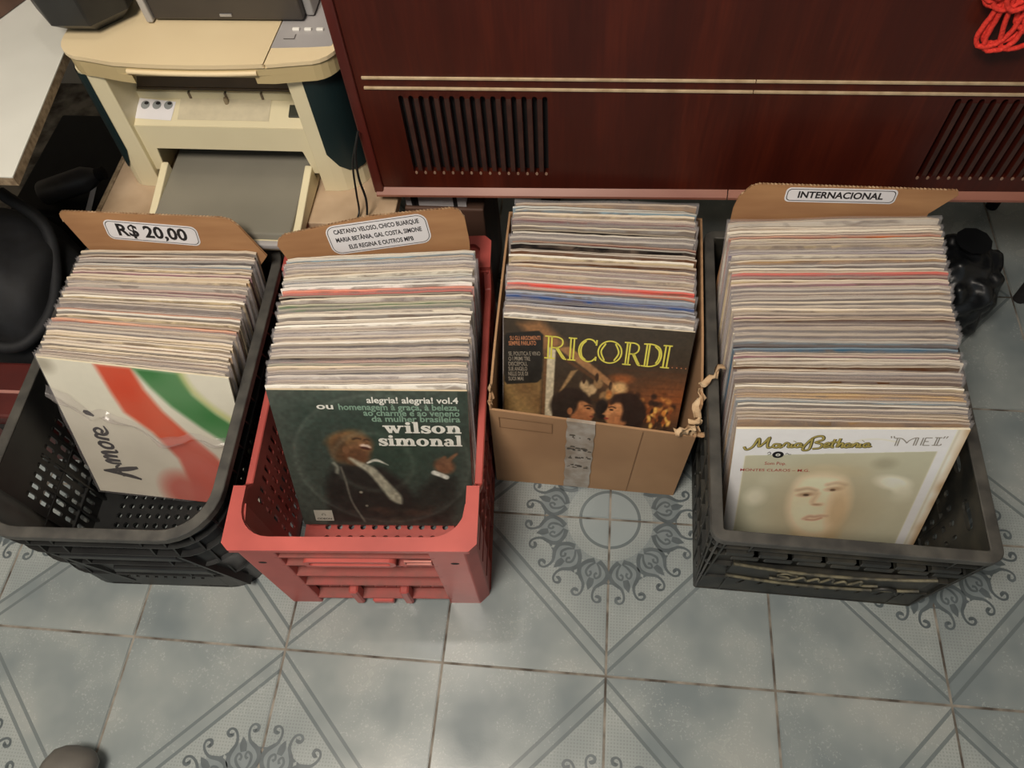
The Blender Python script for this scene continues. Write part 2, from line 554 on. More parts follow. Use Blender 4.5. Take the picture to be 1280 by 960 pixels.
def tile_meshes():
    h = T / 2 - 0.0021
    bm = bmesh.new()
    bmesh.ops.create_cube(bm, size=1, matrix=Matrix.Translation((0, 0, -0.005)) @ Matrix.Diagonal((2 * h, 2 * h, 0.01, 1)))
    ed = [e for e in bm.edges if all(v.co.z > -0.001 for v in e.verts)]
    bmesh.ops.bevel(bm, geom=ed, offset=0.0014, segments=2, affect='EDGES')
    me = bpy.data.meshes.new('tile'); bm.to_mesh(me); bm.free()
    me.materials.append(MAT['tile'])
    # scroll ornament: three motifs round the medallion corner, printed on the glaze
    mb = MB()
    o = -T / 2
    for a in (15, 45, 75):
        ca, sa = math.cos(math.radians(a)), math.sin(math.radians(a))
        R = Matrix(((ca, -sa, 0, o), (sa, ca, 0, o), (0, 0, 1, 0), (0, 0, 0, 1))) @ Matrix.Diagonal((T, T * 1.16, T, 1))
        body = spline([(0.30, 0.0), (0.33, 0.045), (0.375, 0.072), (0.42, 0.066), (0.455, 0.04), (0.49, 0.0)], 5)
        poly = [(p[0], p[1]) for p in body] + [(p[0], -p[1]) for p in body[-2:0:-1]]
        mb.add([(p[0], p[1], 0) for p in poly], [tuple(range(len(poly)))], 1, M=R)
        for s in (1, -1):
            ribbon(mb, [(0.30, s * 0.012), (0.325, s * 0.05), (0.37, s * 0.078), (0.415, s * 0.073), (0.45, s * 0.05), (0.475, s * 0.034), (0.515, s * 0.030), (0.548, s * 0.040), (0.560, s * 0.062), (0.545, s * 0.080), (0.524, s * 0.074), (0.522, s * 0.060), (0.534, s * 0.058)],
                   [0.03, 0.024, 0.022, 0.024, 0.02, 0.016, 0.013, 0.013, 0.014, 0.016, 0.017, 0.02, 0.022], R, 0, k=4, z=0.0006)
            ribbon(mb, [(0.315, s * 0.004), (0.35, s * 0.03), (0.39, s * 0.04), (0.415, s * 0.022), (0.395, s * 0.010), (0.378, s * 0.02)], [0.01, 0.014, 0.014, 0.012, 0.012, 0.016], R, 0, k=4, z=0.0006)
            # leaf tips on the flank
            mb.add([(0.40, s * 0.07, 0.0005), (0.425, s * 0.098, 0.0005), (0.44, s * 0.06, 0.0005)], [(0, 1, 2)], 0, M=R)
            mb.add([(0.345, s * 0.06, 0.0005), (0.36, s * 0.094, 0.0005), (0.385, s * 0.074, 0.0005)], [(0, 1, 2)], 0, M=R)
        ribbon(mb, [(0.42, 0), (0.46, 0), (0.50, 0)], [0.03, 0.036, 0.006], R, 0, k=4, z=0.0006)
    om = mb.data('ornament', [MAT['orn_dark'], MAT['orn_mid']])
    return me, om


tme, ome = tile_meshes()
first = None
for j in range(-2, 5):
    for i in range(-5, 5):
        mi = i if i % 2 == 0 else i + 1
        mj = j if j % 2 == 1 else j + 1
        rz = {(0, 0): 0, (1, 0): 90, (1, 1): 180, (0, 1): 270}[(mi - i, mj - j)]
        o = bpy.data.objects.new('tile', tme)
        C.objects.link(o); o.parent = floor
        o.location = ((i + 0.5) * T, (j + 0.5) * T, random.uniform(-0.0003, 0.0002))
        o.rotation_euler = (random.uniform(-0.0012, 0.0012), random.uniform(-0.0012, 0.0012), math.radians(rz))
        d = bpy.data.objects.new('ornament', ome)
        C.objects.link(d); d.parent = o; d.location = (0, 0, 0.00025)

# the lamp that lights the corner (above the frame)
lamp = thing('ceiling_lamp', 'small round ceiling lamp with a warm glowing diffuser', 'lamp', LAMP)
MB().lathe([(0.13, 0.44), (0.13, 0.41), (0.02, 0.405), (0.02, 0.03), (0.30, 0.025), (0.315, 0.012)], n=28).build('lamp_body', MAT['white_plastic'], lamp)
m_em, nt, b = new_mat('lamp_diffuser')
b.inputs['Emission Color'].default_value = (1, 0.88, 0.72, 1)
b.inputs['Emission Strength'].default_value = 6
MB().lathe([(0.308, 0.011), (0.308, 0.006)], n=28).build('diffuser', m_em, lamp)
lamp = thing('bulb_holder', 'small bare bulb lamp on a cord under the ceiling', 'lamp', BULB)
MB().lathe([(0.012, 0.15), (0.02, 0.145), (0.02, 0.03), (0.016, 0.026)], n=16).build('socket', MAT['white_plastic'], lamp)
MB().lathe([(0.014, 0.025), (0.026, 0.01), (0.03, -0.008), (0.02, -0.026), (0.002, -0.032)], n=16).build('bulb', m_em, lamp)


# ------------------------------------------------------------------ stereo console
def console():
    # front panel in the plane y = 0.76; the lower edge climbs slightly to the right
    t = thing('stereo_console', 'long dark mahogany stereo console with slotted speaker grilles and two brass strips', 'cabinet', (-0.467, 0.76, 0))
    L = 1.40
    zb = lambda x: 0.372 + 0.027 * x          # bottom line
    zt = 0.86
    sl = []
    r = 0.0042
    def slot(cx, z0, z1):
        out = []
        for i in range(7): a = PI * i / 6; out.append((cx + r * math.cos(a), z1 - r + r * math.sin(a)))
        for i in range(7): a = PI + PI * i / 6; out.append((cx + r * math.cos(a), z0 + r + r * math.sin(a)))
        return out
    for k in range(15):
        cx = 0.086 + 0.0167 * k
        sl.append(slot(cx, 0.413 + 0.02 * cx, 0.581 + 0.01 * cx))
    for k in range(15):
        cx = 0.943 + 0.0167 * k
        sl.append(slot(cx, 0.413 + 0.02 * cx, 0.583 + 0.01 * cx))
    me = fill([[(0.018, zb(0.018)), (L - 0.018, zb(L)), (L - 0.018, zt), (0.018, zt)]] + sl, 0.014)
    mb = MB(); mb.mesh(me, Matrix(((1, 0, 0, 0), (0, 0, 1, 0.007), (0, 1, 0, 0), (0, 0, 0, 1))))
    mb.build('front_panel', MAT['wood'], t)
    for k in range(28):
        # grey-brown slats between the slots
        cx = (0.086 + 0.0167 * (k + 0.5)) if k < 14 else (0.943 + 0.0167 * (k - 14 + 0.5))
        MB().box(cx - 0.0036, cx + 0.0036, -0.0009, 0.0004, 0.419 + 0.02 * cx, 0.576 + 0.01 * cx).build('grille_slat', MAT['slat'], t)
    for k in range(30):  # light caught at each slot's foot, put in as a pale disc
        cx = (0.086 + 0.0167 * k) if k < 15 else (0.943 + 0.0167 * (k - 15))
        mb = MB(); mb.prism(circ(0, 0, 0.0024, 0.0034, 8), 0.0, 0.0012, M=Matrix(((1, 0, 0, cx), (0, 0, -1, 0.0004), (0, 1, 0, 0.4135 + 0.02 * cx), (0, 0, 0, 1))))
        mb.build('slot_end_glint', MAT['slot_glint'], t)
    MB().box(0.06, 0.36, 0.016, 0.022, 0.39, 0.61).build('grille_cloth', MAT['dark'], t)
    MB().box(0.92, 1.21, 0.016, 0.022, 0.39, 0.62).build('grille_cloth', MAT['dark'], t)
    MB().hexa([(0, -0.006, 0.366), (0.018, -0.006, 0.366), (0.018, 0.42, 0.366), (0, 0.42, 0.366)],
              [(0, -0.006, zt), (0.018, -0.006, zt), (0.018, 0.42, zt), (0, 0.42, zt)]).build('side_panel', MAT['wood_dark'], t, 0.003)
    MB().box(L - 0.018, L, -0.006, 0.42, 0.40, zt).build('side_panel', MAT['wood_dark'], t, 0.003)
    MB().box(-0.006, L + 0.006, -0.0015, 0.42, zt, zt + 0.02).build('top_panel', MAT['wood'], t, 0.003)
    MB().hexa([(0.018, 0.014, zb(0) - 0.012), (L - 0.018, 0.014, zb(L) - 0.012), (L - 0.018, 0.42, zb(L) - 0.012), (0.018, 0.42, zb(0) - 0.012)],
              [(0.018, 0.014, zb(0)), (L - 0.018, 0.014, zb(L)), (L - 0.018, 0.42, zb(L)), (0.018, 0.42, zb(0))]).build('bottom_panel', MAT['wood_dark'], t)
    MB().box(0.018, L - 0.018, 0.40, 0.41, 0.42, zt).build('back_panel', MAT['dark'], t)
    # lower lip, in two lengths
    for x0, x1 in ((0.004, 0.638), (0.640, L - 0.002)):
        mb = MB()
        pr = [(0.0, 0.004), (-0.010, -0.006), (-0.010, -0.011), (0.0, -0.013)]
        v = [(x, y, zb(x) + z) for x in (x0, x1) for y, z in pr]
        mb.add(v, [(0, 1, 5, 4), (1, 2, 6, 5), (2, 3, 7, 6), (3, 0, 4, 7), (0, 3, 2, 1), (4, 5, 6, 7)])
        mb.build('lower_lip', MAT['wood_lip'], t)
    for z in (0.6155, 0.5965):
        for x0, x1 in ((0.03, 0.638), (0.6395, L - 0.02)):
            mb = MB()
            n = 40
            v = []
            for i in range(n + 1):
                x = x0 + (x1 - x0) * i / n
                dz = 0.006 * x
                for yy, zz in ((0.0, -0.0022), (-0.003, -0.0015), (-0.003, 0.0015), (0.0, 0.0022)):
                    v.append((x, yy, z + zz + dz))
            f = [(4 * i + k, 4 * i + k + 1, 4 * i + 5 + k, 4 * i + 4 + k) for i in range(n) for k in range(3)]
            mb.add(v, f + [(0, 1, 2, 3), (4 * n + 3, 4 * n + 2, 4 * n + 1, 4 * n)])
            mb.build('brass_strip', MAT['brass'], t)
    for x in (0.32, 1.335):
        for y in (0.09, 0.36):
            mb = MB(); mb.prism(circ(x, y, 0.013), 0.0, zb(x) - 0.012, top=circ(x, y, 0.022), smooth=True)
            mb.build('leg', MAT['dark'], t)
    return t


console()


# ------------------------------------------------------------------ crates
def rpath(W, L, r, n=6, part=None):
    out = []
    cs = [(W / 2 - r, -L / 2 + r, -90), (W / 2 - r, L / 2 - r, 0), (-W / 2 + r, L / 2 - r, 90), (-W / 2 + r, -L / 2 + r, 180)]
    for q, (cx, cy, a) in enumerate(cs):
        if part is not None and q != part: continue
        for i in range(n + 1):
            t = math.radians(a + 90 * i / n)
            out.append((cx, cy, math.cos(t), math.sin(t)))
    return out


def loft(mb, path, r, prof, closed=True, mi=0, smooth=False):
    """prof: closed list of (outward offset, z); path: corner arcs"""
    k = len(prof); n = len(path)
    v = [(cx + c * (r + o), cy + s * (r + o), z) for cx, cy, c, s in path for o, z in prof]
    f = []
    for i in range(n if closed else n - 1):
        a, b = i * k, ((i + 1) % n) * k
        for j in range(k):
            f.append((a + j, b + j, b + (j + 1) % k, a + (j + 1) % k))
    if not closed: f += [tuple(range(k)), tuple(range((n - 1) * k, n * k))[::-1]]
    mb.add(v, f, mi, smooth)


def slots(u0, u1, v0, v1, nu, nv, sw, sh, slant=0.0, skip=()):
    out = []
    for a in range(nu):
        for b in range(nv):
            if (a, b) in skip: continue
            cu = u0 + (u1 - u0) * (a + 0.5) / nu; cv = v0 + (v1 - v0) * (b + 0.5) / nv
            p = rrect(cu - sw / 2, cu + sw / 2, cv - sh / 2, cv + sh / 2, min(sw, sh) * 0.49, 3)
            out.append([(x + slant * (y - cv), y) for x, y in p])
    return out


def wall_matrix(side, W, L, draft, H):
    k = draft / H
    # (u, v, w) -> (x, y, z): u along the wall, v up, w thickness
    if side == 'right': return Matrix(((0, k, 1, W / 2 - draft), (1, 0, 0, 0), (0, 1, 0, 0), (0, 0, 0, 1)))
    if side == 'left': return Matrix(((0, -k, -1, -W / 2 + draft), (1, 0, 0, 0), (0, 1, 0, 0), (0, 0, 0, 1)))
    if side == 'front': return Matrix(((1, 0, 0, 0), (0, -k, -1, -L / 2 + draft), (0, 1, 0, 0), (0, 0, 0, 1)))
    return Matrix(((1, 0, 0, 0), (0, k, 1, L / 2 - draft), (0, 1, 0, 0), (0, 0, 0, 1)))


def base_plate(t, W, L, draft, r, mat, pitch, hole, z=0.012, thick=0.006, inset=0.03):
    w2, l2 = W / 2 - draft - 0.002, L / 2 - draft - 0.002
    nx = int((2 * w2 - 2 * inset) / pitch); ny = int((2 * l2 - 2 * inset) / pitch)
    holes = [circ((i - (nx - 1) / 2) * pitch, -l2 + inset + j * pitch, hole, n=9) for i in range(nx) for j in range(ny)]
    me = fill([rrect(-w2, w2, -l2, l2, r)] + holes, thick)
    MB().mesh(me, Matrix.Translation((0, 0, z))).build('crate_floor', mat, t)


def black_crate(name, label, loc, rz, W, L, H, r, mat, style):
    t = thing(name, label, 'crate', loc, (0, 0, math.radians(rz)), 'plastic crates of records')
    d = 0.017                                    # how far the foot sits inside the rim
    th = 0.004
    inner = -0.014                               # wall surface inside the rim edge
    rp = rpath(W, L, r, 8)
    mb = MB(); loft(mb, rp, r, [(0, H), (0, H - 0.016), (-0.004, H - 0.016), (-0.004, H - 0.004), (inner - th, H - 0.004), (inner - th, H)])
    mb.build('rim', MAT['lit_rim'], t, 0.0012, 1)
    dd = d - 0.014                               # draft of the wall itself
    W2, L2 = W + 2 * inner, L + 2 * inner
    for side in ('right', 'left', 'front', 'back'):
        ln = (L if side in ('right', 'left') else W) - 2 * r
        holes = []
        if side in ('right', 'left'):
            if style == 'a':
                holes = slots(-ln / 2 + 0.01, ln / 2 - 0.01, 0.03, 0.23, 24, 5, 0.0085, 0.030, 0.0)
            else:
                holes = slots(-ln / 2 + 0.01, ln / 2 - 0.14, 0.03, 0.22, 16, 6, 0.010, 0.016) + slots(-ln / 2 + 0.02, ln / 2 - 0.25, 0.235, 0.275, 3, 1, 0.05, 0.022)
        elif side == 'front':
            holes = slots(-ln / 2 + 0.03, ln / 2 - 0.03, 0.20, 0.235, 9, 1, 0.006, 0.020, 0.4) + slots(-ln / 2 + 0.05, ln / 2 - 0.02, 0.045, 0.075, 9, 1, 0.006, 0.020, 0.4)
        me = fill([rect(-ln / 2 - 0.001, ln / 2 + 0.001, 0.01, H - 0.004)] + holes, th)
        mb = MB(); mb.mesh(me, wall_matrix(side, W2, L2, dd, H) @ Matrix.Translation((0, 0, -th / 2)))
        mb.build('side_wall' if side in ('right', 'left') else 'end_wall', mat, t)
    for q in range(4):
        mb = MB()
        loft(mb, rpath(W2, L2, r + inner, 6, q), r + inner, [(-dd, 0.0), (0, H - 0.004), (-th, H - 0.004), (-dd - th, 0.0)], closed=False, smooth=True)
        mb.build('corner_post', mat, t)
    base_plate(t, W2, L2, dd, r + inner - dd + 0.004 if r + inner - dd > 0 else 0.01, mat, 0.0195, 0.0055)
    # outer ribs and the gussets between them
    off = lambda z: -d * (1 - z / H)             # rib edge line from foot to rim
    levels = [0.0, 0.075, 0.150, 0.215, 0.262] if style == 'a' else [0.0, 0.085, 0.165, 0.225, 0.262]
    for z in levels:
        mb = MB(); loft(mb, rp, r, [(off(z), z + 0.003), (off(z), z), (off(z) - 0.012 - (0.008 if z == 0 else 0), z), (off(z) - 0.012 - (0.008 if z == 0 else 0), z + 0.003)])
        mb.build('rib', mat, t)
    mb = MB()
    fin_at = []
    for q, (cx, cy, a0) in enumerate([(W / 2 - r, -L / 2 + r, -90), (W / 2 - r, L / 2 - r, 0), (-W / 2 + r, L / 2 - r, 90), (-W / 2 + r, -L / 2 + r, 180)]):
        for a in (0, 30, 60, 90):
            an = math.radians(a0 + a); fin_at.append((cx, cy, math.cos(an), math.sin(an)))
    for s in (-1, 1):
        for u in np.arange(-L / 2 + r + 0.045, L / 2 - r, 0.045): fin_at.append((s * (W / 2 - r), u, s, 0))
        for u in ([-1, 1] if True else []):
            fin_at.append((u * (W / 2 - r - 0.040), s * (L / 2 - r), 0, s))
    lv = levels + [H - 0.014]
    for k in range(len(lv) - 1):
        z0, z1 = lv[k], lv[k + 1]
        for qi, (cx, cy, c, s) in enumerate(fin_at):
            o0, o1 = r + off(z0), r + off(z1)
            i0, i1 = o0 - 0.013, o1 - 0.013
            if style == 'a': o1 = i1 + 0.003         # triangular gussets
            px, py = -s * 0.0017, c * 0.0017
            P = [(i0, z0), (o0, z0), (o1, z1), (i1, z1)]
            v = [(cx + c * rr + sg * px, cy + s * rr + sg * py, zz) for sg in (-1, 1) for rr, zz in P]
            mb.add(v, [(0, 1, 2, 3), (7, 6, 5, 4)] + [(i, 4 + i, 4 + (i + 1) % 4, (i + 1) % 4) for i in range(4)])
    mb.build('gussets', mat, t)['kind'] = 'stuff'
    fl = W / 2 - min(r, 0.062) - 0.03
    yf = lambda z: -L / 2 + d * (1 - z / H)
    if style == 'a':
        # slanting recessed hand panel between two lips
        mb = MB()
        for (x0, x1, za, zc) in ((-fl, fl, 0.185, 0.205), (-fl + 0.05, fl + 0.02, 0.10, 0.125)):
            mb.hexa([(x0, yf(za) - 0.001, za), (x1, yf(za) - 0.001, za), (x1, yf(za) + 0.014, za), (x0, yf(za) + 0.014, za)],
                    [(x0 + 0.01, yf(zc) - 0.001, zc), (x1 - 0.01, yf(zc) - 0.001, zc), (x1 - 0.01, yf(zc) + 0.014, zc), (x0 + 0.01, yf(zc) + 0.014, zc)])
        mb.build('hand_panel_lip', mat, t, 0.002, 1)
        for s in (-1, 1):
            x0 = s * fl
            mb = MB()
            mb.hexa([(x0 + 0.05 - 0.004, yf(0.03), 0.03), (x0 + 0.05 + 0.004, yf(0.03), 0.03), (x0 + 0.05 + 0.004, yf(0.03) + 0.016, 0.03), (x0 + 0.05 - 0.004, yf(0.03) + 0.016, 0.03)],
                    [(x0 - 0.004, yf(0.21), 0.21), (x0 + 0.004, yf(0.21), 0.21), (x0 + 0.004, yf(0.21) + 0.016, 0.21), (x0 - 0.004, yf(0.21) + 0.016, 0.21)])
            mb.build('slanted_rib', mat, t)
        mb = MB(); mb.box(-0.06, 0.06, yf(0) + 0.0, yf(0) + 0.03, 0.0, 0.012); mb.build('foot', mat, t, 0.003)
    else:
        # curved name band with illegible raised script, and short brick-like ribs
        n = 16
        v, f = [], []
        for i in range(n + 1):
            u = -fl + (2 * fl) * i / n
            dz = -0.022 * (1 - (2 * i / n - 1) ** 2)
            for z, oo in ((0.125, 0), (0.195, 0), (0.195, 0.006), (0.125, 0.006)):
                zz = z + dz
                v.append((u, yf(zz) - 0.002 + oo, zz))
        for i in range(n):
            for k in range(4): f.append((4 * i + k, 4 * i + (k + 1) % 4, 4 * i + 4 + (k + 1) % 4, 4 * i + 4 + k))
        f += [(0, 1, 2, 3), (4 * n, 4 * n + 3, 4 * n + 2, 4 * n + 1)]
        MB().add(v, f).build('name_band', mat, t)
        for zz, ex in ((0.196, 0), (0.124, 0)):
            pts = [(-fl + 2 * fl * i / n, yf(zz) - 0.004, zz - 0.022 * (1 - (2 * i / n - 1) ** 2)) for i in range(n + 1)]
            MB().tube(pts, 0.0028, 5).build('band_edge', MAT['band_worn'], t)
        scr = spline([(-0.055, 0.01), (-0.075, 0.018), (-0.085, 0.005), (-0.065, -0.002), (-0.075, -0.016), (-0.095, -0.010), (-0.06, -0.012), (-0.045, 0.006), (-0.035, -0.010), (-0.022, 0.006), (-0.014, -0.010), (0.0, 0.014), (0.006, -0.010), (0.02, 0.004), (0.03, -0.010), (0.045, 0.012), (0.05, -0.010), (0.075, -0.006)], 4)
        MB().tube([(p[0] + 0.01, yf(0.15) - 0.004, 0.142 + p[1]) for p in scr], 0.0022, 5).build('raised_lettering', MAT['band_worn'], t)
        mb = MB()
        for row, z in enumerate((0.243, 0.222)):
            for k in range(7):
                x0 = -W / 2 + 0.03 + k * 0.05 + row * 0.012
                mb.box(x0, x0 + 0.042, yf(z) - 0.003, yf(z) + 0.014, z - 0.006, z + 0.006)
        mb.build('short_ribs', mat, t, 0.001, 1)
        MB().tube([(0.105 + 0.02 * math.cos(a), yf(0.09) - 0.006, 0.10 + 0.022 * math.sin(a)) for a in np.linspace(0, PI, 9)], 0.004, 6).build('latch_arch', mat, t)
    return t


MAT['lit_rim'] = simple('lit_black_rim', (50, 49, 47), (76, 74, 69), 0.5, 26, bmp=0.1)  # paler than the walls: light on the rim top put into the colour
MAT['band_worn'] = simple('scuffed_band_edge', (112, 106, 84), (60, 58, 50), 0.6, 60)
crate_a = black_crate('plastic_crate', 'black plastic crate with rounded front corners at the far left', (-0.826, 0.390, 0), 2.4, 0.402, 0.620, 0.308, 0.088, MAT['black_plastic'], 'a')
crate_c = black_crate('plastic_crate', 'scuffed black plastic crate with a curved name band, right of cardboard box', (0.3455, 0.446, 0), -0.9, 0.411, 0.600, 0.30, 0.022, MAT['worn_black'], 'c')


def red_crate():
    t = thing('plastic_crate', 'red plastic crate with raised front end between black crate and cardboard box', 'crate', (-0.422, 0.396, 0), (0, 0, math.radians(3.8)), 'plastic crates of records')
    W, L, H, hs, th = 0.388, 0.610, 0.306, 0.266, 0.004
    R, RD = MAT['red_plastic'], MAT['red_dusty_shaded']
    x, y = W / 2, L / 2
    # raised front rim with a big inner radius, open towards the back
    out = [(-x, -y + 0.105), (-x, -y + 0.012), (-x + 0.012, -y), (x - 0.012, -y), (x, -y + 0.012), (x, -y + 0.105)]
    r = 0.05
    xi, yi = x - 0.020, -y + 0.022
    inn = [(xi, -y + 0.105)] + [(xi - r + r * math.cos(a), yi + r - r * math.sin(a)) for a in np.linspace(0, PI / 2, 8)] + \
          [(-xi + r - r * math.sin(a), yi + r - r * math.cos(a)) for a in np.linspace(0, PI / 2, 8)] + [(-xi, -y + 0.105)]
    me = fill([out + inn], 0.010)
    MB().mesh(me, Matrix.Translation((0, 0, H - 0.005))).build('front_rim', R, t, 0.002, 2)
    out2 = [(x, y - 0.075), (x, y - 0.012), (x - 0.012, y), (-x + 0.012, y), (-x, y - 0.012), (-x, y - 0.075), (-xi, y - 0.075), (-xi, y - 0.03), (-xi + 0.01, y - 0.02), (xi - 0.01, y - 0.02), (xi, y - 0.03), (xi, y - 0.075)]
    MB().mesh(fill([out2], 0.010), Matrix.Translation((0, 0, H - 0.005))).build('back_rim', R, t, 0.002, 2)
    for s in (-1, 1):
        # lower side rim, climbing at both ends
        prof = [(-y + 0.100, H - 0.006), (-y + 0.125, hs), (y - 0.095, hs), (y - 0.072, H - 0.006)]
        mb = MB()
        v = []
        for yy, z in prof:
            for xx, dz in ((s * x, 0), (s * (x - 0.0125), 0), (s * (x - 0.0125), -0.010), (s * x, -0.014)): v.append((xx, yy, z + dz))
        f = [(4 * i + k, 4 * i + (k + 1) % 4, 4 * i + 4 + (k + 1) % 4, 4 * i + 4 + k) for i in range(3) for k in range(4)]
        mb.add(v, f + [(0, 1, 2, 3), (12, 15, 14, 13)]).build('side_rim', R, t, 0.0015, 1)
        ln = L - 0.06
        holes = slots(-ln / 2 + 0.075, ln / 2 - 0.06, 0.03, 0.24, 22, 5, 0.0085, 0.028)
        top = [(-ln / 2, 0.006), (ln / 2, 0.006), (ln / 2, H - 0.012), (ln / 2 - 0.05, H - 0.012), (ln / 2 - 0.07, hs - 0.008), (-ln / 2 + 0.10, hs - 0.008), (-ln / 2 + 0.08, H - 0.012), (-ln / 2, H - 0.012)]
        me = fill([top] + holes, th)
        side = 'right' if s > 0 else 'left'
        MB().mesh(me, wall_matrix(side, W - 0.020, L, 0.001, H)).build('side_wall', R, t)
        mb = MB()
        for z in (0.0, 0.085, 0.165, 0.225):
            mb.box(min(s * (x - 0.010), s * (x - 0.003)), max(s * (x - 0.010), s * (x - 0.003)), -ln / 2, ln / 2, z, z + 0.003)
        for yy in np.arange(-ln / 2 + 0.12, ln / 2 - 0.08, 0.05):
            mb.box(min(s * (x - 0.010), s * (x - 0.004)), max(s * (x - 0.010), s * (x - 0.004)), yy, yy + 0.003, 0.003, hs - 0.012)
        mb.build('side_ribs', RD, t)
    ln = W - 0.11
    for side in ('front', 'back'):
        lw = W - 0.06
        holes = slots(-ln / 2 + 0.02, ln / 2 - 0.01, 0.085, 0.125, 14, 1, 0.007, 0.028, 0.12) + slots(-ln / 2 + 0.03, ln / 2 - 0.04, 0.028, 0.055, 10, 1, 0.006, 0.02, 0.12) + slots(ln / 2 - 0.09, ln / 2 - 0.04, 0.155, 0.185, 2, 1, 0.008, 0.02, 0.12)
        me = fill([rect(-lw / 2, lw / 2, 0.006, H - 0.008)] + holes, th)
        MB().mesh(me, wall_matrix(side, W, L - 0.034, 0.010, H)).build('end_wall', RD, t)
    # solid corner blocks (plain panels either side of the ribbed front)
    for sx in (-1, 1):
        for sy in (-1, 1):
            mb = MB()
            xo, yo = x - 0.004, y - 0.004
            def foot(k):
                q = [(xo - k, yo - 0.075), (xo - k, yo - 0.016 - k), (xo - 0.016 - k, yo - k), (xo - 0.072, yo - k), (xo - 0.072, yo - 0.016), (xo - 0.045, yo - 0.020), (xo - 0.022, yo - 0.045), (xo - 0.018, yo - 0.075)]
                return [(sx * a, sy * b) for a, b in q]
            mb.prism(foot(0.001), 0.0, H - 0.010, top=foot(0.0))
            mb.build('corner_block', R, t, 0.0015, 1)
    yf = -y
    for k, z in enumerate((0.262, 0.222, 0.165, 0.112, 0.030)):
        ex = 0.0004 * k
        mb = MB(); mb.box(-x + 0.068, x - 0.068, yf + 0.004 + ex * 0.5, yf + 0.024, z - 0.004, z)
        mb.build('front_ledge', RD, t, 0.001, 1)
    MB().mesh(fill([rrect(-0.075, 0.072, 0.226, 0.252, 0.0125), rrect(-0.066, 0.063, 0.233, 0.246, 0.006)], 0.012), Matrix(((1, 0, 0, -0.01), (0, 0, -1, yf + 0.006), (0, 1, 0, 0), (0, 0, 0, 1)))).build('handle', R, t, 0.002, 1)
    for xx in (-0.045, 0.045):
        MB().box(xx - 0.008, xx + 0.008, yf + 0.001, yf + 0.022, 0.006, 0.075).build('clip', R, t, 0.003, 1)
    MB().box(-0.02, 0.018, yf + 0.0005, yf + 0.02, 0.010, 0.0245).build('centre_block', R, t, 0.002, 1)
    MB().mesh(fill([rect(0.075, 0.118, 0.233, 0.248), rect(0.077, 0.116, 0.235, 0.246)], 0.003), Matrix(((1, 0, 0, 0), (0, 0, -1, yf + 0.004), (0, 1, 0, -0.002), (0, 0, 0, 1)))).build('moulded_stamp', MAT['stamp'], t)
    mb = MB()
    for xx in (-x + 0.042, x - 0.040):
        mb.prism(circ(xx, 0.235, 0.007, 0.0045, 10), 0.0, 0.002, M=Matrix(((1, 0, 0, 0), (0, 0, -1, yf + 0.006), (0, 1, 0, 0), (0, 0, 0, 1))))
    mb.build('bolt_hole', MAT['dark'], t)
    # floor with a row of round holes near the front
    base_plate(t, W - 0.034, L - 0.034, 0.008, 0.03, R, 0.0225, 0.0058, 0.014, 0.008, 0.026)
    return t


MAT['stamp'] = simple('pale_stamp', (196, 130, 118), (180, 110, 100), 0.5, 30)
red_crate()


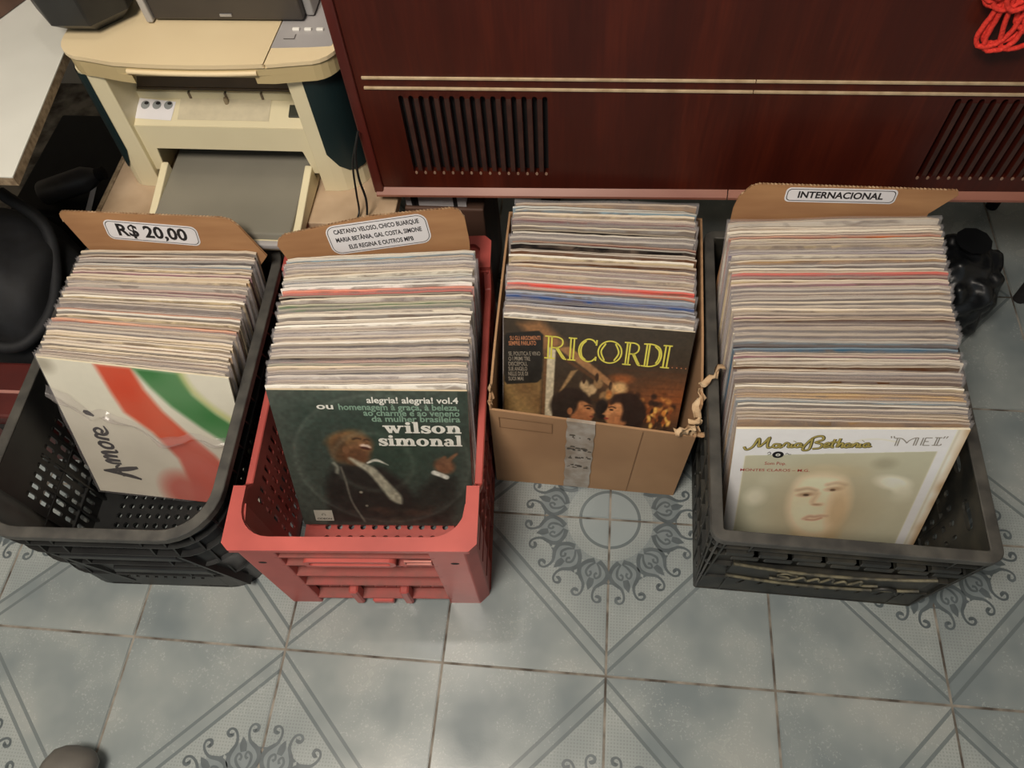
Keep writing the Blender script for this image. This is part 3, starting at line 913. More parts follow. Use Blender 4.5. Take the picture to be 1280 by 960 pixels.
# ------------------------------------------------------------------ cardboard box
def cardboard_box():
    t = thing('cardboard_box', 'brown cardboard box with a torn right corner and tape down its front', 'box')
    cm = MAT['card_box']
    # corners, clockwise from front left: bottom and top
    fl0, fr0, br0, bl0 = (-0.224, 0.352, 0), (0.119, 0.342, 0), (0.128, 0.742, 0), (-0.224, 0.752, 0)
    fl1, fr1, br1, bl1 = (-0.2225, 0.376, 0.245), (0.1265, 0.346, 0.243), (0.137, 0.750, 0.330), (-0.2180, 0.752, 0.330)
    def sheet(name, a, b, c, d, off, mat=cm, k=8):
        """panel a-b (bottom) d-c (top), thickened along off, slightly bowed"""
        mb = MB(); v = []
        o = Vector(off)
        for j in range(k + 1):
            for i in range(k + 1):
                u, w_ = i / k, j / k
                p = Vector(a).lerp(Vector(b), u).lerp(Vector(d).lerp(Vector(c), u), w_)
                p -= o.normalized() * (0.0 if name == 'front_panel' else 0.003) * math.sin(PI * u) * math.sin(PI * w_ * 0.8) * (1 + 0.3 * math.sin(7 * u))
                v.append(p)
        n = (k + 1) ** 2
        v += [p + o for p in v[:n]]
        f = []
        for j in range(k):
            for i in range(k):
                q = j * (k + 1) + i
                f.append((q, q + 1, q + k + 2, q + k + 1)); f.append((n + q, n + q + k + 1, n + q + k + 2, n + q + 1))
        for i in range(k):
            for q0, q1 in ((i, i + 1), (k * (k + 1) + i + 1, k * (k + 1) + i), ((i + 1) * (k + 1), i * (k + 1)), (i * (k + 1) + k, (i + 1) * (k + 1) + k)):
                f.append((q0, n + q0, n + q1, q1))
        return mb.add(v, f).build(name, mat, t)
    front = sheet('front_panel', fl0, fr0, fr1, fl1, (0, 0.004, 0))
    sheet('side_panel', fl0, bl0, bl1, (-0.2225, 0.380, 0.268), (0.004, 0, 0))
    sheet('side_panel', fr0, br0, br1, (0.133, 0.385, 0.285), (-0.004, 0, 0))
    sheet('back_panel', bl0, br0, br1, bl1, (0, -0.004, 0))
    MB().hexa([fl0, fr0, br0, bl0], [tuple(Vector(p) + Vector((0, 0, 0.004))) for p in (fl0, fr0, br0, bl0)]).build('box_bottom', cm, t)
    # front plane frame for tape and printing
    def fp(u, v, off=-0.0012):
        p = Vector(fl0).lerp(Vector(fr0), u).lerp(Vector(fl1).lerp(Vector(fr1), u), v)
        p.y += -0.0042 * 0 + off
        return p
    def strip(name, u0, u1, v0, v1, mat, n=10, off=-0.0014, wob=0.0, over=False):
        mb = MB(); v = []
        for i in range(n + 1):
            w_ = v0 + (v1 - v0) * i / n
            for u in (u0, u1): 
                p = fp(u + wob * math.sin(i * 2.3 + u * 9), w_, off)
                v.append(p)
        if over:
            for dy in (0.004,): v += [fp(u0, 1.0, 0) + Vector((0, dy, 0.0006)), fp(u1, 1.0, 0) + Vector((0, dy, 0.0006))]
            n += 1
        mb.add(v, [(2 * i, 2 * i + 1, 2 * i + 3, 2 * i + 2) for i in range(n)])
        return mb.build(name, mat, t)
    strip('tape', 0.385, 0.525, 0.02, 1.002, MAT['tape'], 14, -0.0022, 0.004, True)
    mb = MB()
    for k in range(46):
        row = random.choice((0.80, 0.62, 0.50, 0.36, 0.36, 0.64))
        u = random.uniform(0.39, 0.50); v_ = row + random.uniform(-0.02, 0.02)
        du, dv = random.uniform(0.008, 0.03), random.uniform(0.008, 0.024)
        mb.add([fp(u, v_, -0.0028), fp(min(u + du, 0.52), v_, -0.0028), fp(min(u + du * 0.8, 0.52), v_ + dv, -0.0028), fp(u + 0.004, v_ + dv, -0.0028)], [(0, 1, 2, 3)])
    mb.build('tape_smudges', MAT['tape_mark'], t)['kind'] = 'stuff'
    mb = MB()
    u0, u1, v0, v1 = 0.045, 0.315, 0.80, 0.93
    for a, b_, c_, d_ in ((u0, u1, v0, v0 + 0.006), (u0, u1, v1 - 0.006, v1), (u0, u0 + 0.004, v0, v1), (u1 - 0.004, u1, v0, v1)):
        mb.add([fp(a, c_, -0.0016), fp(b_, c_, -0.0016), fp(b_, d_, -0.0016), fp(a, d_, -0.0016)], [(0, 1, 2, 3)])
    mb.add([fp(0.735, 0.02, -0.0014), fp(0.738, 0.02, -0.0014), fp(0.755, 0.98, -0.0014), fp(0.751, 0.98, -0.0014)], [(0, 1, 2, 3)])
    mb.build('printed_frame', MAT['line_ink'], t)
    # torn, crumpled corner
    rr = random.Random(3)
    for (base, tip, wd, nm) in (((0.112, 0.350, 0.250), (0.132, 0.372, 0.262), 0.022, 0), ((0.127, 0.372, 0.262), (0.130, 0.412, 0.292), 0.018, 1), ((0.130, 0.408, 0.302), (0.158, 0.428, 0.340), 0.009, 2), ((0.092, 0.346, 0.252), (0.122, 0.352, 0.270), 0.016, 3), ((0.118, 0.358, 0.250), (0.139, 0.352, 0.236), 0.018, 4), ((-0.219, 0.382, 0.258), (-0.219, 0.398, 0.288), 0.008, 5)):
        a, b_ = Vector(base), Vector(tip)
        ax = (b_ - a); n = 7; v = []
        side = ax.cross(Vector((0.3, -1, 0.5))).normalized()
        up = ax.cross(side).normalized()
        for i in range(n + 1):
            c_ = a + ax * (i / n) + up * 0.004 * math.sin(i * 2.1 + nm) + side * 0.003 * math.sin(i * 1.3 + nm * 2)
            ww = wd * (0.5 + 0.5 * math.sin(PI * (0.2 + 0.75 * i / n))) * (1 - 0.45 * i / n)
            for k in range(5):
                s_ = (k / 4 - 0.5)
                v.append(c_ + side * ww * s_ * (1 + rr.uniform(-0.15, 0.15)) + up * (0.006 * math.cos(s_ * 7 + nm + i * 0.8)))
        m_ = len(v)
        v += [p + up * 0.0022 for p in v[:m_]]
        f = []
        for i in range(n):
            for k in range(4):
                q = i * 5 + k
                f.append((q, q + 1, q + 6, q + 5)); f.append((m_ + q, m_ + q + 5, m_ + q + 6, m_ + q + 1))
            f.append((i * 5, i * 5 + 5, m_ + i * 5 + 5, m_ + i * 5)); f.append((i * 5 + 4, m_ + i * 5 + 4, m_ + i * 5 + 9, i * 5 + 9))
        MB().add(v, f, 0, True).build('torn_flap', MAT['card_torn'], t)
    return t


cardboard_box()


# ------------------------------------------------------------------ records
SW, SH = 0.318, 0.318


def sleeve_mesh(seed):
    r = random.Random(seed)
    nx = 18
    bow = r.uniform(-0.0007, 0.0007)
    groove = 0.004 if seed % 2 else 0.0012
    mb = MB()
    k = 11
    v = []
    ph = r.uniform(0, 6)
    for i in range(nx + 1):
        u = -1 + 2 * i / nx
        e = abs(u)
        dz = r.uniform(-0.0006, 0.0005) - 0.0022 * max(0, (e - 0.93) / 0.07) ** 2 + 0.0007 * math.sin(2.2 * u + ph)
        dy = 0.18 * math.sin(3 * u + ph)
        tt = 1 + r.uniform(-0.14, 0.02)
        for y, z in ((-.5, 0), (-.5, SH - 0.02), (-.5, SH - 0.0022), (-.40, SH - 0.0004), (-.14, SH), (0, SH - groove), (.14, SH), (.40, SH - 0.0004), (.5, SH - 0.0022), (.5, SH - 0.02), (.5, 0)):
            top = z > SH - 0.01
            v.append((u * SW / 2, (y * (tt if top else 1) + (dy * 0.28 if top else 0)), z + (dz if top else 0)))
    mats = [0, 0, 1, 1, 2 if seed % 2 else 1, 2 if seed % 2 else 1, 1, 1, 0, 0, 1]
    for i in range(nx):
        for j in range(k):
            a, b = i * k + j, i * k + (j + 1) % k
            mb.add([], [])
            mb.f.append([a, b, b + k, a + k]); mb.m.append(mats[j]); mb.s.append(False)
    mb.v = v
    mb.f.append(list(range(k))); mb.m.append(1); mb.s.append(False)
    mb.f.append(list(range(nx * k, nx * k + k))[::-1]); mb.m.append(1); mb.s.append(False)
    me = mb.data('vinyl_record', [MAT['face'], MAT['edge'], MAT['mouth']])
    bm = bmesh.new(); bm.from_mesh(me); bmesh.ops.recalc_face_normals(bm, faces=bm.faces); bm.to_mesh(me); bm.free()
    return me


def film_mesh(seed):
    r = random.Random(100 + seed)
    nx = 12
    v, f = [], []
    ph = r.uniform(0, 6)
    up = r.uniform(0.001, 0.0045)
    for side in (-0.53, 0.53):
        b = len(v)
        for i in range(nx + 1):
            u = -1 + 2 * i / nx
            x = u * (SW / 2 + 0.0022) + (0.002 if u > 0.9 else 0)
            for z in (0.0, SH - 0.03, SH - 0.004, SH + up + 0.0012 * math.sin(5 * u + ph)):
                v.append((x, side + (0.03 * math.sin(4 * u + ph) if z > SH - 0.01 else 0), z))
        for i in range(nx):
            for j in range(3): f.append((b + 4 * i + j, b + 4 * i + 4 + j, b + 4 * i + 5 + j, b + 4 * i + 1 + j))
    mb = MB(); mb.add(v, f, 0, True)
    return mb.data('plastic_cover', [MAT['film']])


SLEEVES = [sleeve_mesh(s) for s in range(10)]
FILMS = [film_mesh(s) for s in range(5)]

PAL = {  # name: (face colour, edge tint 0..1)
    'cream': ((214, 196, 162), 0.0), 'off-white': ((226, 220, 206), 0.15), 'grey': ((150, 144, 138), 0.25), 'tan': ((186, 152, 110), 0.2),
    'pale blue': ((150, 172, 184), 0.35), 'mauve': ((170, 130, 138), 0.35), 'brown': ((104, 70, 48), 0.45), 'black': ((30, 26, 26), 0.55),
    'dark red': ((128, 40, 40), 0.5), 'orange': ((216, 108, 44), 0.5), 'bright red': ((218, 70, 54), 0.85), 'blue': ((54, 84, 140), 0.8),
    'silver': ((150, 158, 172), 0.75), 'yellow': ((216, 170, 74), 0.65), 'teal blue': ((60, 110, 140), 0.8), 'navy': ((30, 34, 62), 0.8),
    'purple': ((112, 98, 140), 0.5), 'salmon': ((226, 128, 104), 0.75), 'green': ((96, 124, 84), 0.4), 'white': ((236, 234, 228), 0.6)}


def ordinal(n):
    return '%d%s' % (n, 'th' if 10 <= n % 100 <= 20 else {1: 'st', 2: 'nd', 3: 'rd'}.get(n % 10, 'th'))


def pose(o, cx, cy, ztop, yaw, lean, roll, h, slide=0.0):
    """stand a sleeve so that the middle of its top edge is at (cx, cy, ztop)"""
    R = Matrix.Rotation(yaw, 4, 'Z') @ Matrix.Rotation(-lean, 4, 'X') @ Matrix.Rotation(roll, 4, 'Y')
    top = R @ Vector((0, 0, h))
    o.rotation_mode = 'QUATERNION'
    o.rotation_quaternion = R.to_quaternion()
    k = slide / h
    o.location = (cx - top.x * (1 - k), cy - top.y * (1 - k), ztop - top.z * (1 - k))


def stack(where, front_name, group, n, F, B, wts, special, seed, film=0.5, zj=0.0022):
    """F, B: (cx, cy, ztop, yaw deg, lean deg, width) of the first record behind the cover and of the last"""
    r = random.Random(seed)
    names = [k for k, q in wts for _ in range(q)]
    step = [r.uniform(0.75, 1.25) for _ in range(n)]
    acc = np.concatenate([[0], np.cumsum(step)[:-1]]); tot = acc[-1]
    dist = math.hypot(B[0] - F[0], B[1] - F[1])
    for k in range(n):
        s = acc[k] / tot
        g = [F[q] + (B[q] - F[q]) * s for q in range(7)]
        pitch = dist / tot * min(step[k], step[k - 1] if k else step[k], step[k + 1] if k + 1 < n else step[k])
        th = pitch * math.cos(math.radians(g[4])) * 0.80
        col = special.get(k) or r.choice(names)
        o = bpy.data.objects.new('vinyl_record', SLEEVES[r.randrange(len(SLEEVES))])
        C.objects.link(o)
        rgb, tint = PAL[col]
        jit = r.uniform(0.9, 1.06)
        o.color = tuple(min(1, v * jit) for v in lin(rgb)) + (tint,)
        fx = g[5] / SW
        zt = g[2]
        sl = (r.uniform(-1, 1) * zj) - (0.004 if r.random() < 0.12 else 0) + (0.004 if r.random() < 0.1 else 0)
        h_need = (zt - 0.034 - 0.165 * math.sin(math.radians(abs(g[6]) + 0.5))) / math.cos(math.radians(g[4]))
        fz = max(0.96, min(1.10, h_need / SH))
        o.scale = (fx, th, fz)
        pose(o, g[0] + r.uniform(-0.003, 0.003), g[1], zt, math.radians(g[3]), math.radians(g[4]), math.radians(g[6] + r.uniform(-0.5, 0.5)), SH * fz, sl)
        tag(o, '%s record sleeve in the %s, %s behind %s' % (col, where, ordinal(k + 1), front_name), 'record', group)
        if r.random() < film:
            c = bpy.data.objects.new('plastic_cover', FILMS[r.randrange(len(FILMS))])
            C.objects.link(c); c.parent = o


WA = [('cream', 9), ('off-white', 4), ('tan', 6), ('grey', 5), ('mauve', 2), ('brown', 2), ('orange', 1), ('dark red', 1)]
WR = [('off-white', 8), ('cream', 7), ('white', 6), ('grey', 4), ('pale blue', 2), ('black', 2), ('tan', 2), ('green', 1)]
WB = [('tan', 6), ('cream', 6), ('brown', 3), ('off-white', 4), ('grey', 3), ('pale blue', 2), ('dark red', 1), ('black', 2)]
WC = [('grey', 7), ('cream', 6), ('mauve', 4), ('tan', 5), ('off-white', 4), ('brown', 2), ('pale blue', 1)]

stack('far left black crate', 'the striped cover', 'records in the left black crate', 38,
      (-0.8020, 0.360, 0.370, 1.1, 15.5, 0.315, 5.5), (-0.820, 0.596, 0.366, 3.8, 13.0, 0.320, 2.0), WA,
      {0: 'off-white', 1: 'grey', 12: 'orange', 13: 'brown', 22: 'mauve', 23: 'dark red', 24: 'mauve', 33: 'pale blue', 34: 'black', 37: 'grey'}, 11, 0.45)
stack('red crate', 'the dark green cover', 'records in the red crate', 46,
      (-0.408, 0.346, 0.362, 5.4, 17.0, 0.322, 1.8), (-0.4225, 0.592, 0.388, 7.8, 14.0, 0.324, 1.8), WR,
      {0: 'white', 1: 'off-white', 4: 'black', 8: 'orange', 9: 'black', 13: 'black', 22: 'off-white', 30: 'black', 31: 'bright red', 32: 'salmon', 33: 'white', 44: 'pale blue'}, 12, 0.40)
stack('cardboard box', 'the cover with yellow lettering', 'records in the cardboard box', 42,
      (-0.043, 0.508, 0.338, -1.2, 19.0, 0.319, 1.8), (-0.043, 0.724, 0.384, 1.4, 12.0, 0.318, 1.0), WB,
      {0: 'white', 1: 'black', 3: 'silver', 4: 'silver', 5: 'navy', 6: 'silver', 7: 'blue', 8: 'silver', 9: 'navy', 10: 'orange', 11: 'salmon', 12: 'bright red', 13: 'white', 16: 'dark red', 18: 'dark red', 24: 'brown', 25: 'black', 26: 'brown', 27: 'dark red', 33: 'dark red', 34: 'black', 35: 'dark red', 39: 'pale blue', 40: 'pale blue'}, 13, 0.3)
stack('right black crate', 'the pale portrait cover', 'records in the right black crate', 62,
      (0.330, 0.318, 0.382, -0.6, 11.0, 0.324, -3.6), (0.3255, 0.657, 0.434, 0.3, 9.0, 0.328, -3.4), WC,
      {6: 'yellow', 7: 'yellow', 8: 'tan', 20: 'teal blue', 21: 'navy', 22: 'pale blue', 30: 'mauve', 42: 'dark red', 43: 'bright red', 50: 'purple', 56: 'orange'}, 14, 0.65)


# ------------------------------------------------------------------ the four front covers
class Art:
    """soft airbrushed print as vertex colours on a fine grid"""
    def __init__(self, n, bg):
        self.n = n
        self.u, self.v = np.meshgrid(np.linspace(0, 1, n), np.linspace(0, 1, n))
        self.c = np.ones((n, n, 3)) * np.array(bg, float)
        self.s = np.random.RandomState(3)

    def nz(self, k, seed=0):
        s = np.random.RandomState(seed)
        g = s.rand(k + 2, k + 2)
        x, y = self.u * k, self.v * k
        i, j = np.minimum(x.astype(int), k), np.minimum(y.astype(int), k)
        fx, fy = x - i, y - j
        fx, fy = fx * fx * (3 - 2 * fx), fy * fy * (3 - 2 * fy)
        return g[j, i] * (1 - fx) * (1 - fy) + g[j, i + 1] * fx * (1 - fy) + g[j + 1, i] * (1 - fx) * fy + g[j + 1, i + 1] * fx * fy

    def lay(self, a, col):
        a = np.clip(a, 0, 1)[..., None]
        self.c = self.c * (1 - a) + np.array(col, float) * a
        return self

    def blob(self, cx, cy, rx, ry, col, soft=0.3, rot=0, op=1.0):
        a = math.radians(rot)
        x, y = self.u - cx, self.v - cy
        X, Y = (x * math.cos(a) + y * math.sin(a)) / rx, (-x * math.sin(a) + y * math.cos(a)) / ry
        d = np.sqrt(X * X + Y * Y)
        return self.lay(op * np.clip((1 - d) / soft + 0.5, 0, 1), col)

    def poly(self, pts, col, soft=0.01, op=1.0):
        P = np.array(pts, float)
        x, y = self.u, self.v
        ins = np.zeros_like(x, bool); dist = np.full_like(x, 9.0)
        for k in range(len(P)):
            a, b = P[k], P[(k + 1) % len(P)]
            cond = ((a[1] > y) != (b[1] > y)) & (x < (b[0] - a[0]) * (y - a[1]) / (b[1] - a[1] + 1e-12) + a[0])
            ins ^= cond
            t = np.clip(((x - a[0]) * (b[0] - a[0]) + (y - a[1]) * (b[1] - a[1])) / (((b - a) ** 2).sum() + 1e-12), 0, 1)
            dist = np.minimum(dist, np.hypot(x - a[0] - t * (b[0] - a[0]), y - a[1] - t * (b[1] - a[1])))
        sd = np.where(ins, dist, -dist)
        return self.lay(op * np.clip(sd / soft + 0.5, 0, 1), col)

    def curve(self, pts, wd, col, soft=0.01, op=1.0):
        P = spline(pts, 8)
        x, y = self.u, self.v
        best = np.full_like(x, 9.0)
        ws = wd if hasattr(wd, '__len__') else [wd] * len(pts)
        W_ = np.interp(np.linspace(0, len(pts) - 1, len(P)), range(len(pts)), ws)
        for k in range(len(P) - 1):
            a, b = P[k], P[k + 1]
            t = np.clip(((x - a[0]) * (b[0] - a[0]) + (y - a[1]) * (b[1] - a[1])) / (((b - a) ** 2).sum() + 1e-12), 0, 1)
            d = np.hypot(x - a[0] - t * (b[0] - a[0]), y - a[1] - t * (b[1] - a[1])) - (W_[k] * (1 - t) + W_[k + 1] * t) / 2
            best = np.minimum(best, d)
        return self.lay(op * np.clip(-best / soft + 0.5, 0, 1), col)

    def ring(self, cx, cy, r, wd, col, op, sq=1.0):
        d = np.hypot(self.u - cx, (self.v - cy) / sq)
        return self.lay(op * np.exp(-((d - r) / wd) ** 2), col)

    def grain(self, k, amt, seed=1):
        self.c = self.c * (1 + amt * (self.nz(k, seed)[..., None] - 0.5)); return self

    def build(self, name, W, H, y, parent):
        n = self.n
        me = bpy.data.meshes.new(name)
        co = np.stack([(self.u - 0.5) * W, np.full_like(self.u, y), self.v * H], -1).reshape(-1, 3)
        i = np.arange((n - 1) * (n - 1)); a = (i // (n - 1)) * n + i % (n - 1)
        quads = np.stack([a, a + 1, a + n + 1, a + n], 1)
        me.vertices.add(n * n); me.vertices.foreach_set('co', co.ravel())
        me.loops.add(quads.size); me.loops.foreach_set('vertex_index', quads.ravel().astype(np.int32))
        me.polygons.add(len(quads)); me.polygons.foreach_set('loop_start', (np.arange(len(quads)) * 4).astype(np.int32))
        at = me.color_attributes.new('Col', 'FLOAT_COLOR', 'POINT')
        s = np.clip(self.c, 0, 255) / 255
        l = np.where(s <= 0.04045, s / 12.92, ((s + 0.055) / 1.055) ** 2.4).reshape(-1, 3)
        at.data.foreach_set('color', np.concatenate([l, np.ones((n * n, 1))], 1).astype(np.float32).ravel())
        me.update(); me.validate()
        me.materials.append(MAT['print'])
        return link(name, me, parent)


class Cover:
    def __init__(self, label, group, W, H, th, cx, cy, zt, yaw, lean, roll, side=(206, 190, 160)):
        self.W, self.H, self.th = W, H, th
        self.o = thing('vinyl_record', label, 'record', group=group)
        pose(self.o, cx, cy, zt, math.radians(yaw), math.radians(lean), math.radians(roll), H)
        mb = MB(); mb.box(-W / 2, W / 2, -th / 2, th / 2, 0, H)
        s = mb.build('sleeve', flatcol('cover_paper_%d' % int(W * 1e4 + H * 1e5), side, 0.7), self.o, 0.0009, 2)
        self.eps = 0.0004

    def M(self, u, v, lift=1, rot=0):
        """matrix that lays an xy-plane mesh on the cover at (u, v)"""
        return Matrix(((1, 0, 0, (u - 0.5) * self.W), (0, 0, -1, -self.th / 2 - 0.0002 - 0.0003 * lift), (0, 1, 0, v * self.H), (0, 0, 0, 1))) @ Matrix.Rotation(rot, 4, 'Z')

    def text(self, name, body, u, v, size, mat, width=None, bold=0.012, align='CENTER', rot=0, lift=1, tall=1.0):
        me = text(body, size, bold, align, width * self.W if width else None)
        return MB().mesh(me, self.M(u, v, lift, rot) @ Matrix.Diagonal((1, tall, 1, 1))).build(name, mat, self.o)


# ---- dark green portrait cover in the red crate
cv = Cover('dark green record sleeve with a man in a suit, white lettering, front of red crate', 'records in the red crate', 0.320, 0.345, 0.004, -0.4055, 0.3375, 0.3615, 5.4, 17.2, 3.0)
A = Art(230, (52, 62, 57))
A.lay(0.55 * np.clip(A.v * 1.3 - 0.3, 0, 1), (44, 66, 56))
A.lay(0.6 * np.clip((A.v - 0.86) / 0.14, 0, 1) * (A.u < 0.95), (84, 94, 86))  # grey haze of a plastic film, here and at left, put into the print
A.lay(0.5 * np.clip(0.16 - A.u, 0, 1) / 0.16, (74, 80, 74))
A.blob(0.60, 0.56, 0.22, 0.20, (30, 58, 44), 1.2, op=0.4)
A.poly([(0.16, 0.02), (0.18, 0.33), (0.25, 0.49), (0.37, 0.50), (0.52, 0.47), (0.62, 0.36), (0.68, 0.20), (0.86, 0.02)], (26, 27, 26), 0.05)
A.poly([(0.60, 0.04), (0.70, 0.30), (0.81, 0.42), (0.90, 0.40), (0.93, 0.24), (0.86, 0.04)], (26, 30, 28), 0.05, 0.8)
A.blob(0.36, 0.60, 0.105, 0.105, (104, 74, 48), 0.5, 20)
A.blob(0.40, 0.635, 0.085, 0.075, (128, 92, 62), 0.5, 30)
A.blob(0.34, 0.68, 0.10, 0.05, (116, 86, 54), 0.7, 20)
A.blob(0.30, 0.60, 0.045, 0.09, (84, 60, 38), 0.6, -10)
A.blob(0.385, 0.55, 0.065, 0.06, (96, 64, 42), 0.6)
A.blob(0.445, 0.625, 0.028, 0.017, (214, 190, 172), 0.6, -15)
A.blob(0.442, 0.612, 0.03, 0.010, (70, 34, 26), 0.7, -15)
A.curve([(0.385, 0.675), (0.405, 0.683), (0.425, 0.678)], 0.008, (52, 34, 24), 0.01)
A.curve([(0.445, 0.672), (0.46, 0.674), (0.47, 0.668)], 0.007, (52, 34, 24), 0.01)
A.curve([(0.44, 0.665), (0.458, 0.648), (0.446, 0.643)], 0.006, (92, 62, 40), 0.01)
A.blob(0.335, 0.60, 0.018, 0.028, (120, 84, 56), 0.5)
A.curve([(0.35, 0.535), (0.40, 0.49), (0.45, 0.45), (0.50, 0.36), (0.56, 0.24), (0.585, 0.19)], [0.02, 0.04, 0.055, 0.06, 0.075, 0.02], (170, 168, 148), 0.02, 0.9)
A.curve([(0.44, 0.505), (0.49, 0.525), (0.55, 0.49)], [0.012, 0.02, 0.004], (196, 196, 184), 0.008)
A.curve([(0.255, 0.50), (0.27, 0.47), (0.262, 0.43)], 0.02, (140, 140, 126), 0.015, 0.8)
A.curve([(0.29, 0.47), (0.30, 0.36), (0.31, 0.2), (0.36, 0.03)], 0.011, (112, 108, 98), 0.012, 0.9)
A.blob(0.855, 0.485, 0.055, 0.060, (112, 78, 56), 0.5, 30)
A.curve([(0.87, 0.51), (0.90, 0.55), (0.925, 0.575)], [0.03, 0.022, 0.016], (122, 88, 64), 0.012)
A.curve([(0.84, 0.52), (0.86, 0.55)], 0.022, (112, 80, 58), 0.012)
A.curve([(0.795, 0.435), (0.835, 0.415), (0.86, 0.40)], 0.032, (206, 208, 198), 0.01)
A.blob(0.372, 0.275, 0.010, 0.010, (150, 146, 130), 0.6)
A.blob(0.39, 0.165, 0.009, 0.009, (120, 116, 104), 0.6)
for k in range(26): A.blob(0.42 + 0.36 * random.random(), 0.03 + 0.13 * random.random(), 0.03, 0.02, random.choice([(58, 44, 36), (44, 44, 36), (66, 48, 40)]), 1.2, op=0.4)
A.ring(0.52, 0.50, 0.47, 0.012, (132, 138, 128), 0.20)
A.ring(0.52, 0.50, 0.45, 0.02, (120, 128, 118), 0.10)
A.ring(0.47, 0.505, 0.215, 0.018, (120, 128, 114), 0.22)
A.grain(60, 0.25)
A.build('cover_print', cv.W, cv.H, -cv.th / 2 - 0.0003, cv.o)
WH, PG = flatcol('white_print', (226, 226, 216)), flatcol('pale_green_print', (128, 158, 138))
cv.text('title_line', 'alegria! alegria! vol.4', 0.952, 0.938, 0.019, WH, 0.46, 0.022, 'RIGHT')
cv.text('title_line', 'ou', 0.318, 0.897, 0.019, WH, 0.085, 0.022, 'RIGHT')
cv.text('title_line', 'homenagem à graça, à beleza,', 0.955, 0.893, 0.019, PG, 0.61, 0.022, 'RIGHT')
cv.text('title_line', 'ao charme e ao veneno', 0.955, 0.855, 0.019, PG, 0.49, 0.022, 'RIGHT')
cv.text('title_line', 'da mulher brasileira', 0.957, 0.816, 0.019, PG, 0.455, 0.022, 'RIGHT')


def slab(word):
    """heavy slab-serif lowercase; returns polygons (x-height 1) and the advance"""
    polys = []; x = 0.0
    sw, sf, oh = 0.36, 0.16, 0.11
    def arch(x0, x1):
        cx, rx = (x0 + x1) / 2, (x1 - x0) / 2
        o_ = [(cx + rx * math.cos(a), 0.52 + 0.52 * math.sin(a)) for a in np.linspace(PI, 0, 12)]
        ri = rx - sw if rx > sw + 0.06 else 0.08
        i_ = [(cx + ri * math.cos(a) - 0.02, 0.52 + 0.30 * math.sin(a)) for a in np.linspace(0, PI, 12)]
        return o_ + i_
    def stem(x0, h=1.0, top=True, bottom=True):
        polys.append(rect(x0, x0 + sw, 0, h))
        if bottom: polys.append(rect(x0 - oh, x0 + sw + oh, 0, sf))
        if top: polys.append([(x0 - oh, h - sf), (x0 + 0.05, h - sf), (x0 + 0.05, h), (x0 - oh, h)])
    for ch in word:
        if ch == 'i':
            stem(x + oh); polys.append(circ(x + oh + sw / 2, 1.27, 0.20, n=14)); x += sw + 2 * oh + 0.05
        elif ch == 'l':
            stem(x + oh, 1.48); x += sw + 2 * oh + 0.05
        elif ch in 'nm':
            stem(x + oh); b = x + oh
            for _ in range(1 if ch == 'n' else 2):
                polys.append(arch(b + 0.1, b + sw + 0.62)); stem(b + 0.62, 0.55, False); b += 0.62
            x = b + sw + oh + 0.05
        elif ch == 'o':
            o_, i_ = circ(x + 0.56, 0.5, 0.56, 0.53, 24), circ(x + 0.56, 0.5, 0.19, 0.36, 24)
            for k in range(24): polys.append([o_[k], o_[(k + 1) % 24], i_[(k + 1) % 24], i_[k]])
            x += 1.12 + 0.08
        elif ch == 's':
            mb = MB(); ribbon(mb, [(x + 0.74, 0.74), (x + 0.56, 0.93), (x + 0.28, 0.89), (x + 0.20, 0.69), (x + 0.45, 0.50), (x + 0.70, 0.31), (x + 0.62, 0.10), (x + 0.32, 0.06), (x + 0.10, 0.26)], [0.2, 0.16, 0.24, 0.32, 0.36, 0.32, 0.24, 0.16, 0.2], k=5)
            polys += [[(mb.v[i][0], mb.v[i][1]) for i in f] for f in mb.f]
            polys.append(rect(x + 0.68, x + 0.80, 0.62, 0.98)); polys.append(rect(x + 0.04, x + 0.16, 0.02, 0.38)); x += 0.88
        elif ch == 'a':
            mb = MB(); ribbon(mb, [(x + 0.14, 0.74), (x + 0.32, 0.92), (x + 0.58, 0.84), (x + 0.68, 0.6)], [0.3, 0.2, 0.3, 0.36], k=5)
            polys += [[(mb.v[i][0], mb.v[i][1]) for i in f] for f in mb.f]
            polys.append(rect(x + 0.5, x + 0.86, 0, 0.66)); polys.append(rect(x + 0.8, x + 1.02, 0, sf))
            o_, i_ = circ(x + 0.36, 0.28, 0.36, 0.31, 20), circ(x + 0.40, 0.29, 0.10, 0.16, 20)
            for k in range(20): polys.append([o_[k], o_[(k + 1) % 20], i_[(k + 1) % 20], i_[k]])
            x += 1.04
        elif ch == 'w':
            for a, b, ww in ((0.0, 0.38, 0.36), (0.66, 0.40, 0.2), (0.5, 0.90, 0.36), (1.24, 0.92, 0.2)):
                polys.append([(x + a, 1.0), (x + b, 0.0), (x + b + ww * 0.8, 0.0), (x + a + ww, 1.0)] if a < b else [(x + b, 0.0), (x + b + ww, 0.0), (x + a + ww, 1.0), (x + a, 1.0)])
            for a in (-0.08, 0.42, 1.10): polys.append(rect(x + a, x + a + 0.52, 1 - sf, 1))
            x += 1.68
    return polys, x


